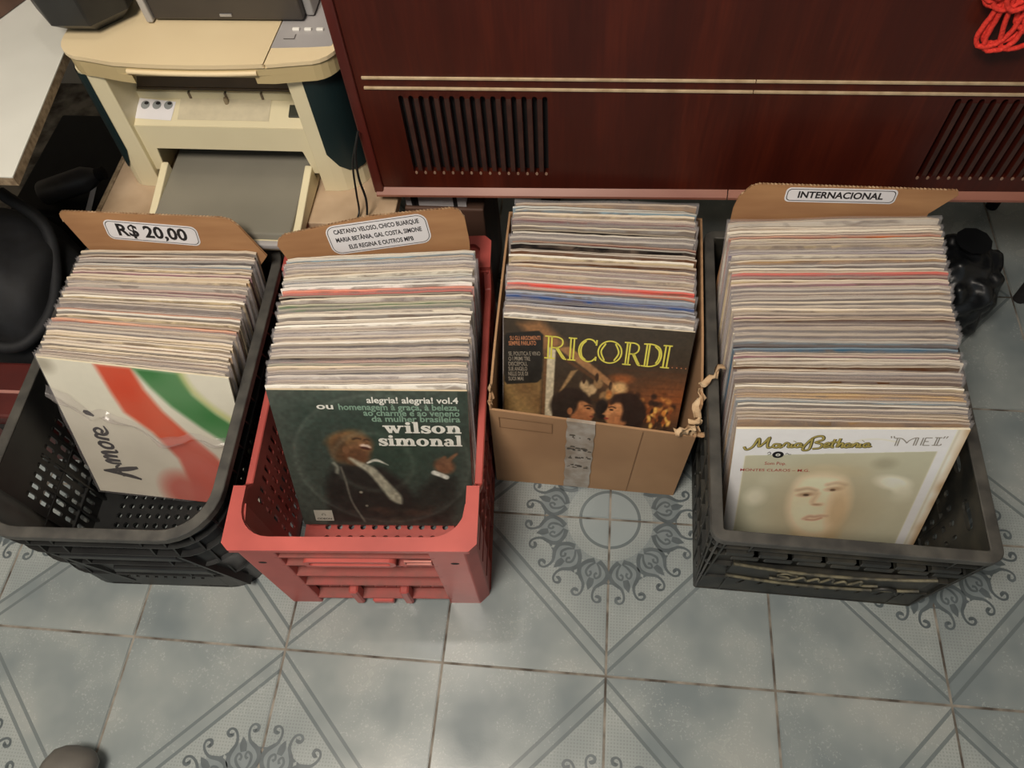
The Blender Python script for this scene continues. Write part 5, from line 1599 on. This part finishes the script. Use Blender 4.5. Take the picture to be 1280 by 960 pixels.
# ------------------------------------------------------------------ printer and its bench
def printer():
    t = thing('printer', 'cream and dark teal multifunction printer with open paper tray on low bench', 'printer', (-0.715, 0.76, 0.34))
    cr, tn, td, te = MAT['cream'], MAT['tan'], MAT['tan_dark'], MAT['teal']
    # lid outline (x from -0.24 to 0.238), front edge gently bowed
    def outline(g=0.0, back=0.26):
        pts = []
        for a in np.linspace(PI, 1.5 * PI, 7): pts.append((-0.235 + 0.05 + (0.05 - g) * math.cos(a), 0.062 + (0.05 - g) * math.sin(a)))
        for u in np.linspace(-0.13, 0.13, 7): pts.append((u, -0.006 + g + 0.010 * (u / 0.17) ** 2))
        for a in np.linspace(1.5 * PI, 2 * PI, 7): pts.append((0.236 - 0.05 + (0.05 - g) * math.cos(a), 0.058 + (0.05 - g) * math.sin(a)))
        pts += [(0.236 - g, back), (-0.235 + g, back)]
        return pts
    split = 0.124
    o = outline()
    def clip(poly, sign):
        out = []
        for i in range(len(poly)):
            a, b = poly[i], poly[(i + 1) % len(poly)]
            # slanted split line x = split + 0.08*y
            fa = sign * (a[0] - split - 0.04 * a[1]); fb = sign * (b[0] - split - 0.04 * b[1])
            if fa >= 0: out.append(a)
            if fa * fb < 0:
                k = fa / (fa - fb); out.append((a[0] + (b[0] - a[0]) * k, a[1] + (b[1] - a[1]) * k))
        return out
    left, right = clip(o, -1), clip(o, 1)
    sh = lambda p, d: [(x + d, y) for x, y in p]
    MB().prism(sh(left, -0.0008), 0.2905, 0.298).build('scanner_lid', tn, t, 0.004, 3)
    cp = MB().prism(sh(right, 0.0008), 0.2905, 0.297).build('control_panel', tn, t, 0.004, 3)
    g = clip(outline(0.010), 1)
    g = [(x + (0.002 if x < 0.15 else 0), max(y, 0.040 + 0.10 * max(0, x - 0.16))) for x, y in g]
    MB().prism(g, 0.2965, 0.2978).build('button_panel', MAT['printer_grey'], cp)
    for x in (0.158, 0.178, 0.198):
        MB().box(x - 0.006, x + 0.006, 0.082, 0.088, 0.2975, 0.302).build('button', MAT['white_plastic'], cp, 0.0015)
    mb = MB()
    ribbon(mb, [(0.160, 0.074), (0.160, 0.062), (0.142, 0.062)], 0.0022, Matrix.Translation((0, 0, 0.2984)), smooth=False)
    mb.build('arrow_print', flatcol('grey_line', (92, 88, 84)), cp)
    # body under the lid: deep at the ends, cut away in the middle with a lip to lift the lid
    MB().prism([p for p in clip(outline(0.004), -1) if True] if False else outline(0.003), 0.2745, 0.290).build('scanner_body', td, t, 0.0006, 1)
    ol = outline(0.0032)
    lft = [p for p in ol if p[0] < -0.118] ; lft = [(x, y) for x, y in lft if y < 0.2]
    MB().prism([(-0.115, 0.018), (-0.118, 0.2), (-0.228, 0.2)] + [p for p in ol if p[0] < -0.125 and p[1] < 0.19] + [(-0.105, -0.001)], 0.258, 0.2745, top=None).build('body_end', td, t, 0.0006, 1)
    MB().prism([(0.10, 0.2), (0.10, 0.003)] + [p for p in ol if p[0] > 0.122 and p[1] < 0.19] + [(0.229, 0.2)], 0.258, 0.2745).build('body_end', td, t, 0.0006, 1)
    MB().tube([(x, -0.004 + 0.010 * (x / 0.17) ** 2, 0.2805) for x in np.linspace(-0.11, 0.108, 9)], 0.0045, 8).build('lid_lip', tn, t)
    MB().box(-0.112, 0.108, 0.006, 0.03, 0.266, 0.2745).build('lid_catch', td, t, 0.002)
    # side columns with teal inlays
    for s in (-1, 1):
        fx, ex = (0.140, 0.166) if s > 0 else (0.188, 0.218)
        ox = 0.228 if s > 0 else 0.250
        cd_ = 0.065 if s > 0 else 0.030
        pl = [(fx, 0.022), (ex, 0.022)]
        for a in np.linspace(0, PI / 2, 6)[1:]: pl.append((ex + (ox - ex) * math.sin(a), 0.022 + cd_ * (1 - math.cos(a))))
        pl += [(ox, 0.24), (fx, 0.24)]
        pl = [(s * a, b) for a, b in pl]
        tk = 1.0 if s > 0 else 0.925
        MB().prism(pl, 0.0, 0.259, top=[(a * tk, b) for a, b in pl]).build('side_column', cr, t, 0.002)
        # inlay on the curved side, rounded at the bottom
        k = 8; v = []; n = 8
        for i in range(k + 1):
            q = i / k
            if q < 0.75: a = q / 0.75 * PI / 2; p = (ex + 0.001 + (ox - ex) * math.sin(a), 0.0212 + cd_ * (1 - math.cos(a)))
            else: p = (ox + 0.001, 0.022 + cd_ + (q - 0.75) / 0.25 * 0.05)
            zb = 0.042 + 0.05 * abs(2 * q - 1) ** 3 * (1 if q < 0.5 else 0.4)
            for j in range(2): zz = zb if j == 0 else 0.257; v.append((s * (p[0] * (1 + (tk - 1) * zz / 0.259) + 0.0006), p[1] - 0.0006, zz))
        MB().add(v, [(2 * i, 2 * i + 2, 2 * i + 3, 2 * i + 1) for i in range(k)], 0, True).build('teal_inlay', te, t)
    # middle body
    x0, x1 = -0.187, 0.141
    MB().mesh(fill([[(x0, 0.035), (x0 + 0.018, 0.035), (x0 + 0.026, 0.088), (x1 - 0.022, 0.088), (x1 - 0.014, 0.035), (x1, 0.035), (x1, 0.140), (x0, 0.140)]], 0.004), Matrix(((1, 0, 0, 0), (0, 0, -1, 0.034), (0, 1, 0, 0), (0, 0, 0, 1)))).build('front_plate', cr, t, 0.0015, 1)
    # shelf: raised blocks at the ends, a sunk ramp between
    v = [(x0, 0.034, 0.140), (x1, 0.034, 0.140), (x1, 0.085, 0.158), (x0, 0.085, 0.158), (x0, 0.034, 0.130), (x1, 0.034, 0.130), (x1, 0.085, 0.130), (x0, 0.085, 0.130)]
    MB().add(v, [(0, 1, 2, 3), (4, 7, 6, 5), (0, 4, 5, 1), (1, 5, 6, 2), (2, 6, 7, 3), (3, 7, 4, 0)]).build('output_shelf', cr, t, 0.001, 1)
    MB().add([(-0.100, 0.045, 0.1448), (0.07, 0.045, 0.1448), (0.07, 0.086, 0.1592), (-0.100, 0.086, 0.1592)], [(0, 1, 2, 3)]).build('paper_ramp', flatcol('worn_cream_ramp', (206, 196, 168)), t)
    MB().box(x0, x1, 0.085, 0.092, 0.150, 0.172).build('shelf_step', cr, t, 0.001, 1)
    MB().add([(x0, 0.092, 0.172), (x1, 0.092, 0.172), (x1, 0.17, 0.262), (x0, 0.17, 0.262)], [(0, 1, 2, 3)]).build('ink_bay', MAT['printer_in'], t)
    MB().tube([(x0, 0.093, 0.1735), (x1, 0.093, 0.1735)], 0.0022, 6).build('bay_edge', MAT['printer_in'], t)
    mb = MB()
    for x in (-0.012, 0.055, -0.08): mb.box(x - 0.002, x + 0.002, 0.083, 0.090, 0.160, 0.172)
    mb.build('ramp_ribs', MAT['printer_in'], t)
    MB().lathe([(0.0042, 0.150), (0.0042, 0.164), (0.003, 0.167)], -0.012, 0.078, 10).build('feed_peg', flatcol('brown_peg', (150, 134, 106)), t)
    # sticker with three ink drops pictured
    def shelf(u, y): return (u, y, 0.140 + (y - 0.034) * 0.353 + 0.0009)
    st = MB().add([shelf(-0.182, 0.046), shelf(-0.112, 0.043), shelf(-0.108, 0.078), shelf(-0.178, 0.084)], [(0, 1, 2, 3)]).build('sticker', MAT['label_white'], t)
    for k in range(3):
        cx = -0.165 + 0.022 * k
        MB().add([tuple(Vector(shelf(p[0], p[1])) + Vector((0, 0, 0.0005))) for p in circ(cx, 0.071, 0.0085, 0.008, 12)], [tuple(range(12))]).build('sticker_picture', flatcol('grey_picture', (142, 146, 146)), st)
        MB().add([tuple(Vector(shelf(p[0], p[1])) + Vector((0, 0, 0.0009))) for p in circ(cx + 0.002, 0.074, 0.0045, 0.003, 8)], [tuple(range(8))]).build('sticker_picture', MAT['ink'], st)
    mb = MB(); a = [shelf(0.106, 0.052), shelf(0.132, 0.052), shelf(0.132, 0.074), shelf(0.106, 0.074)]
    mb.hexa(a, [tuple(Vector(p) + Vector((0, 0, 0.003))) for p in a]); mb.build('release_button', flatcol('dark_green_button', (54, 56, 46)), t, 0.001)
    # dark mouth above the tray
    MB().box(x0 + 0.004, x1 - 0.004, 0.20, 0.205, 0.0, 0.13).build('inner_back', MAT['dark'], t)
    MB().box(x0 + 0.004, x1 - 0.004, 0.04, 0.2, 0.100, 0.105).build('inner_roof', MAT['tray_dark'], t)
    # paper tray
    f0 = -0.130
    tr = MB().hexa([(-0.170, f0, 0.0), (0.126, f0, 0.0), (0.122, 0.16, 0.0), (-0.166, 0.16, 0.0)], [(-0.170, f0, 0.018), (0.126, f0, 0.018), (0.122, 0.16, 0.018), (-0.166, 0.16, 0.018)]).build('paper_tray', cr, t, 0.003)
    MB().add([(-0.156, f0 + 0.014, 0.030), (0.112, f0 + 0.014, 0.030), (0.112, 0.15, 0.040), (-0.156, 0.15, 0.040), (-0.156, f0 + 0.010, 0.019), (0.112, f0 + 0.010, 0.019), (0.112, 0.15, 0.019), (-0.156, 0.15, 0.019)],
             [(0, 1, 2, 3), (0, 4, 5, 1), (1, 5, 6, 2), (3, 7, 4, 0), (2, 6, 7, 3)]).build('tray_cover', MAT['tray'], tr, 0.003)
    for xx in (-0.163, 0.119):
        pr = [(f0, 0.018), (f0 + 0.05, 0.026), (0.035, 0.052), (0.035, 0.005), (f0, 0.005)]
        v = [(xx - 0.007, y, z) for y, z in pr] + [(xx + 0.007, y, z) for y, z in pr]
        MB().add(v, [(0, 1, 2, 3, 4), (9, 8, 7, 6, 5)] + [(i, 5 + i, 5 + (i + 1) % 5, (i + 1) % 5) for i in range(5)]).build('tray_rail', cr, tr, 0.002)
    MB().box(-0.150, 0.108, f0 - 0.006, f0 + 0.006, 0.010, 0.022).build('tray_lip', MAT['printer_grey'], tr, 0.003)
    return t


printer()
bn = thing('bench', 'low wooden bench board with raw left edge under the printer', 'bench', (-0.72, 0.9, 0))
MB().box(-0.285, 0.290, -0.200, 0.30, 0.318, 0.3395).build('bench_top', MAT['bench'], bn, 0.002)
MB().box(-0.296, -0.286, -0.200, 0.30, 0.296, 0.3395).build('raw_edge', MAT['chipboard'], bn, 0.002)
for x in (-0.26, 0.16):
    for y in (-0.10, 0.26):
        MB().box(x - 0.02, x + 0.02, y - 0.02, y + 0.02, 0, 0.318).build('leg', MAT['brown_wood'], bn, 0.002)

# things lying on the printer
pot = thing('plastic_pot', 'black octagonal plastic pot standing on printer lid beside white table', 'pot', (-0.917, 0.893, 0.6390))
def octo(r, z, a0=22.5): return [(r * math.cos(math.radians(a0 + 45 * k)), r * math.sin(math.radians(a0 + 45 * k))) for k in range(8)]
MB().prism(octo(0.058, 0), 0.0, 0.026, top=octo(0.088, 0)).prism(octo(0.088, 0), 0.026, 0.13, top=octo(0.096, 0)).build('pot_body', MAT['black_plastic'], pot, 0.003)
MB().prism(octo(0.102, 0), 0.13, 0.142).build('pot_rim', MAT['black_plastic'], pot, 0.003)
pl = thing('cassette_deck', 'dark grey audio unit with silver side bars lying on printer', 'audio unit', (-0.665, 0.930, 0.6388))
MB().box(-0.138, 0.118, -0.068, 0.05, 0.004, 0.105).build('deck_body', MAT['device'], pl, 0.004)
MB().box(-0.150, -0.138, -0.074, 0.05, 0.002, 0.108).build('side_bar', MAT['silver'], pl, 0.003)
MB().box(0.118, 0.132, -0.052, 0.05, 0.002, 0.108).build('side_bar', MAT['silver'], pl, 0.003)
MB().box(-0.138, 0.118, -0.0715, -0.067, 0.085, 0.093).build('front_trim', MAT['silver'], pl, 0.001)
MB().box(-0.02, 0.0, -0.0705, -0.067, 0.012, 0.016).build('small_mark', MAT['silver'], pl)
mb = MB()
for x in (-0.12, 0.10): mb.box(x - 0.01, x + 0.01, -0.05, -0.03, 0.0, 0.005)
mb.build('foot', MAT['rubber'], pl)

# cable behind the printer
cab = spline([(-0.462, 0.745, 0.52), (-0.474, 0.735, 0.48), (-0.478, 0.728, 0.43), (-0.474, 0.722, 0.385), (-0.478, 0.715, 0.350), (-0.480, 0.696, 0.342), (-0.478, 0.668, 0.30)], 6)
tag(MB().tube(cab, 0.0022, 7).build('power_cable', MAT['black_plastic']), 'thin black cable hanging over the right side of the printer', 'cable')
cab = spline([(-0.470, 0.752, 0.50), (-0.487, 0.742, 0.45), (-0.492, 0.730, 0.39), (-0.494, 0.722, 0.352), (-0.496, 0.696, 0.342), (-0.494, 0.670, 0.30)], 6)
tag(MB().tube(cab, 0.0019, 7).build('power_cable', MAT['black_plastic']), 'second thin black cable, left strand beside the printer inlay', 'cable')

# ------------------------------------------------------------------ white table at the left
tb = thing('table', 'white laminate table top with raw chipboard edge at upper left', 'table', (-1.2, 0.9, 0))
v0 = [(-0.60, -0.352), (0.262, -0.362), (0.206, 0.10), (0.206, 0.45), (-0.60, 0.45)]
MB().prism(v0, 0.5845, 0.600).build('table_top', [MAT['chipboard']], tb)
MB().prism([(x, y) for x, y in v0], 0.6002, 0.6022).build('laminate', MAT['laminate'], tb)
for x, y in ((-0.55, -0.31), (-0.55, 0.38), (0.08, 0.40), (-0.34, -0.32)):
    MB().box(x - 0.02, x + 0.02, y - 0.02, y + 0.02, 0, 0.585).build('leg', MAT['dark'], tb)
bx = thing('wooden_box', 'dull brown wooden box on the white table at the picture corner', 'box', (-1.30, 0.95, 0.6022), (0, 0, math.radians(-24)))
MB().box(-0.17, 0.17, -0.20, 0.17, 0, 0.05).build('box_body', MAT['brown_wood'], bx, 0.004)
MB().box(-0.172, 0.172, -0.202, 0.172, 0.05, 0.062).build('box_lid', MAT['brown_wood'], bx, 0.004)


# ------------------------------------------------------------------ dark things under the table
def lump(name, label, cat, loc, sx, sy, sz, mat, seed, amp=0.12, freq=2.2, sub=4, sharp=False, rot=(0, 0, 0)):
    from mathutils import noise as mn
    bm = bmesh.new()
    bmesh.ops.create_icosphere(bm, subdivisions=sub, radius=1)
    for v in bm.verts:
        p = v.co.copy()
        q = Vector((abs(p.x) ** 0.75 * (1 if p.x > 0 else -1), abs(p.y) ** 0.75 * (1 if p.y > 0 else -1), abs(p.z) ** 0.75 * (1 if p.z > 0 else -1)))
        n_ = mn.noise(p * freq + Vector((seed, seed * 2, 0)))
        if sharp: n_ = abs(n_) * 2 - 0.5 + 0.5 * abs(mn.noise(p * freq * 2.3 + Vector((seed * 3, 0, 1))))
        q *= 1 + amp * n_
        v.co = Vector((q.x * sx, q.y * sy, max(q.z, -0.98) * sz + sz))
    for f in bm.faces: f.smooth = True
    me = bpy.data.meshes.new(name); bm.to_mesh(me); bm.free()
    zmin = min(v.co.z for v in me.vertices)
    for v in me.vertices: v.co.z -= zmin
    me.materials.append(mat)
    o = link(name, me)
    o.location = loc; o.rotation_euler = rot
    if label: tag(o, label, cat)
    return o


bp = lump('backpack', 'black fabric backpack slumped on the floor under the white table', 'bag', (-1.27, 0.615, 0), 0.18, 0.16, 0.175, MAT['fabric'], 2.0, 0.16)
MB().tube(spline([(0.06, -0.16, 0.26), (0.13, -0.14, 0.22), (0.17, -0.05, 0.24), (0.14, 0.08, 0.30), (0.06, 0.12, 0.36)], 6), [0.012] * 25, 8).build('shoulder_strap', MAT['fabric'], bp)
MB().tube(spline([(-0.04, 0.0, 0.385), (-0.02, -0.03, 0.41), (0.03, -0.03, 0.41), (0.05, 0.0, 0.385)], 6), 0.006, 8).build('carry_loop', MAT['fabric'], bp)
mr = thing('maroon_case', 'maroon case with a pale edge line, left of the black crate', 'case', (-1.135, 0.435, 0), (0, 0, math.radians(1)))
MB().box(-0.09, 0.055, -0.10, 0.02, 0, 0.19).build('case_body', MAT['maroon'], mr, 0.006)
MB().box(-0.092, 0.057, -0.05, -0.044, 0.188, 0.1925).build('edge_line', flatcol('pale_pink_line', (170, 120, 110)), mr)
MB().box(-0.03, 0.01, -0.106, -0.098, 0.14, 0.16).build('clasp', MAT['dark'], mr, 0.002)
bt = thing('bottle', 'dull grey plastic bottle lying in the dark under the white table', 'bottle', (-1.24, 0.845, 0.2405), (0, math.radians(82), math.radians(20)))
MB().lathe([(0.024, 0.0), (0.027, 0.006), (0.027, 0.10), (0.018, 0.12), (0.012, 0.128)], n=18).build('bottle_body', flatcol('dull_grey_bottle', (70, 68, 68)), bt)
MB().lathe([(0.014, 0.126), (0.014, 0.142)], n=14).build('cap', MAT['dark'], bt)
sb = thing('storage_box', 'black box under the white table carrying a grey bottle', 'box', (-1.18, 0.92, 0))
MB().box(-0.14, 0.14, -0.09, 0.20, 0, 0.195).build('box_body', MAT['fabric'], sb, 0.008)
MB().box(-0.145, 0.145, -0.095, 0.205, 0.195, 0.213).build('box_lid', MAT['fabric'], sb, 0.004)
tag(MB().add([(0, 0, 0), (0.018, -0.012, 0.004), (0.030, 0.035, 0.034), (0.014, 0.030, 0.026), (0, 0, 0.001), (0.018, -0.012, 0.005), (0.030, 0.035, 0.035), (0.014, 0.030, 0.027)], [(0, 1, 2, 3), (7, 6, 5, 4), (0, 4, 5, 1), (1, 5, 6, 2), (2, 6, 7, 3), (3, 7, 4, 0)]).build('paper_scrap', MAT['label_white']), 'small white paper scrap on the black box under the table', 'paper').location = (-1.15, 0.828, 0.2135)

# ------------------------------------------------------------------ under the console
bg = lump('bin_bag', 'crumpled glossy black plastic bag on the floor under the console at right', 'bag', (0.675, 0.80, 0), 0.075, 0.085, 0.10, MAT['bag'], 5.0, 0.16, 2.2, 5, True)
MB().lathe([(0.012, 0.17), (0.02, 0.20), (0.034, 0.215)], 0.0, 0.02, 10).build('knot', MAT['bag'], bg)
db = thing('dark_case', 'black equipment case in the shade under the console at far right', 'case', (1.06, 0.90, 0))
MB().box(-0.13, 0.13, -0.12, 0.10, 0, 0.22).build('case_body', MAT['fabric'], db, 0.008)
MB().tube([(-0.05, -0.122, 0.12), (-0.05, -0.135, 0.12), (0.05, -0.135, 0.12), (0.05, -0.122, 0.12)], 0.006, 6).build('handle', MAT['dark'], db)
bk = thing('book', 'thick book with white dark-banded spine lying on bench below the console', 'book', (-0.350, 0.80, 0.3025))
# stands on a small brown carton next to the bench
MB().box(-0.072, 0.044, -0.012, 0.10, 0.0, 0.034).build('pages', MAT['label_white'], bk, 0.001)
MB().box(-0.073, 0.045, -0.0135, -0.012, 0.0, 0.035).build('spine', flatcol('pale_spine', (196, 194, 196)), bk)
for x in (-0.058, -0.052, 0.024):
    MB().box(x - 0.004, x + 0.004, -0.0142, -0.0135, 0.0, 0.035).build('spine_band', MAT['ink'], bk)
ct = thing('carton', 'small brown carton under the console, below the pale book', 'carton', (-0.342, 0.86, 0))
MB().box(-0.085, 0.07, -0.08, 0.10, 0, 0.3015).build('carton_body', MAT['brown_wood'], ct, 0.003)
MB().box(-0.010, 0.012, -0.0815, -0.08, 0.05, 0.3015).build('carton_tape', MAT['tape'], ct)

# ------------------------------------------------------------------ red yarn hanging at the upper right
yn = thing('yarn_tangle', 'tangled red yarn hanging down the console front at upper right', 'yarn', (0.46, 0.742, 0.735))
ry = random.Random(4)
def strand(pts, r=0.0036):
    P = [Vector((p[0], p[1], p[2])) for p in spline(pts, 8)]
    MB().tube([p + Vector((ry.uniform(-1, 1), ry.uniform(-1, 1), ry.uniform(-1, 1))) * 0.0006 for p in P], r, 6).build('strand', MAT['yarn'], yn)
TOP = 0.155
def loop(xa, xb, low, tilt=0.0, yy=0.0, r=0.0036):
    xm = (xa + xb) / 2
    strand([(xa, 0.06, TOP - 0.004), (xa, 0.010 + yy * 0.2, TOP), (xa + 0.002, yy, 0.10), (xa - 0.004, yy, (low + 0.10) / 2 + 0.01), (xa * 0.55 + xb * 0.45 - 0.014 + tilt, yy, low + 0.012), (xm + tilt, yy - 0.003, low), (xb + 0.010 + tilt, yy, low + 0.016), (xb + 0.004, yy, (low + 0.10) / 2 + 0.012), (xb, yy, 0.10), (xb - 0.003, 0.010, TOP), (xb - 0.003, 0.06, TOP - 0.004)], r)
for k in range(9):
    loop(-0.022 + 0.006 * k + ry.uniform(-0.004, 0.004), -0.004 + 0.0075 * k + ry.uniform(-0.004, 0.004), 0.028 + ry.uniform(-0.012, 0.018), ry.uniform(-0.008, 0.008), -0.004 * (k % 4))
for a, b, low, tl in ((-0.004, 0.022, -0.033, -0.012), (0.0, 0.026, -0.038, -0.004), (-0.002, 0.034, -0.030, -0.010), (0.006, 0.040, -0.036, 0.006), (0.02, 0.05, -0.006, 0.0), (0.03, 0.056, -0.012, 0.004), (-0.03, -0.006, 0.024, 0.0), (-0.034, -0.012, 0.032, 0.0), (-0.034, 0.0, 0.040, -0.003), (0.036, 0.066, 0.012, 0.0)):
    loop(a, b, low, tl, ry.uniform(-0.012, -0.002))
for k in range(4):
    x = -0.02 + 0.02 * k
    strand([(x, 0.0, 0.06), (x + 0.01, -0.008, 0.075), (x + 0.026, -0.012, 0.06), (x + 0.036, -0.008, 0.07), (x + 0.05, 0.0, 0.055)], 0.0028)

# ------------------------------------------------------------------ near the camera
ft = thing('chair_base', 'dark grey rounded chair foot entering at the lower left floor', 'chair', (-0.872, -0.290, 0), (0, 0, math.radians(-8)))
v, f = [], []
n = 12
prof = [(-0.30, 0.020, 0.075, 0.034), (-0.10, 0.030, 0.070, 0.032), (0.02, 0.042, 0.058, 0.030), (0.07, 0.043, 0.050, 0.027), (0.090, 0.038, 0.045, 0.022), (0.100, 0.026, 0.040, 0.014), (0.104, 0.012, 0.036, 0.006)]
for y, wx, zc, hz in prof:
    for k in range(n):
        a = 2 * PI * k / n
        cx, sx = math.cos(a), math.sin(a)
        v.append((wx * abs(cx) ** 0.7 * (1 if cx > 0 else -1), y, zc + hz * abs(sx) ** 0.7 * (1 if sx > 0 else -1)))
for i in range(len(prof) - 1):
    for k in range(n): f.append((i * n + k, i * n + (k + 1) % n, (i + 1) * n + (k + 1) % n, (i + 1) * n + k))
f += [tuple(range(n)), tuple(range((len(prof) - 1) * n, len(prof) * n))]
MB().add(v, f, 0, True).build('foot_arm', MAT['rubber'], ft)
MB().lathe([(0.015, 0.0), (0.018, 0.004), (0.018, 0.03)], 0, 0.05, 14).build('foot_pad', MAT['dark'], ft)
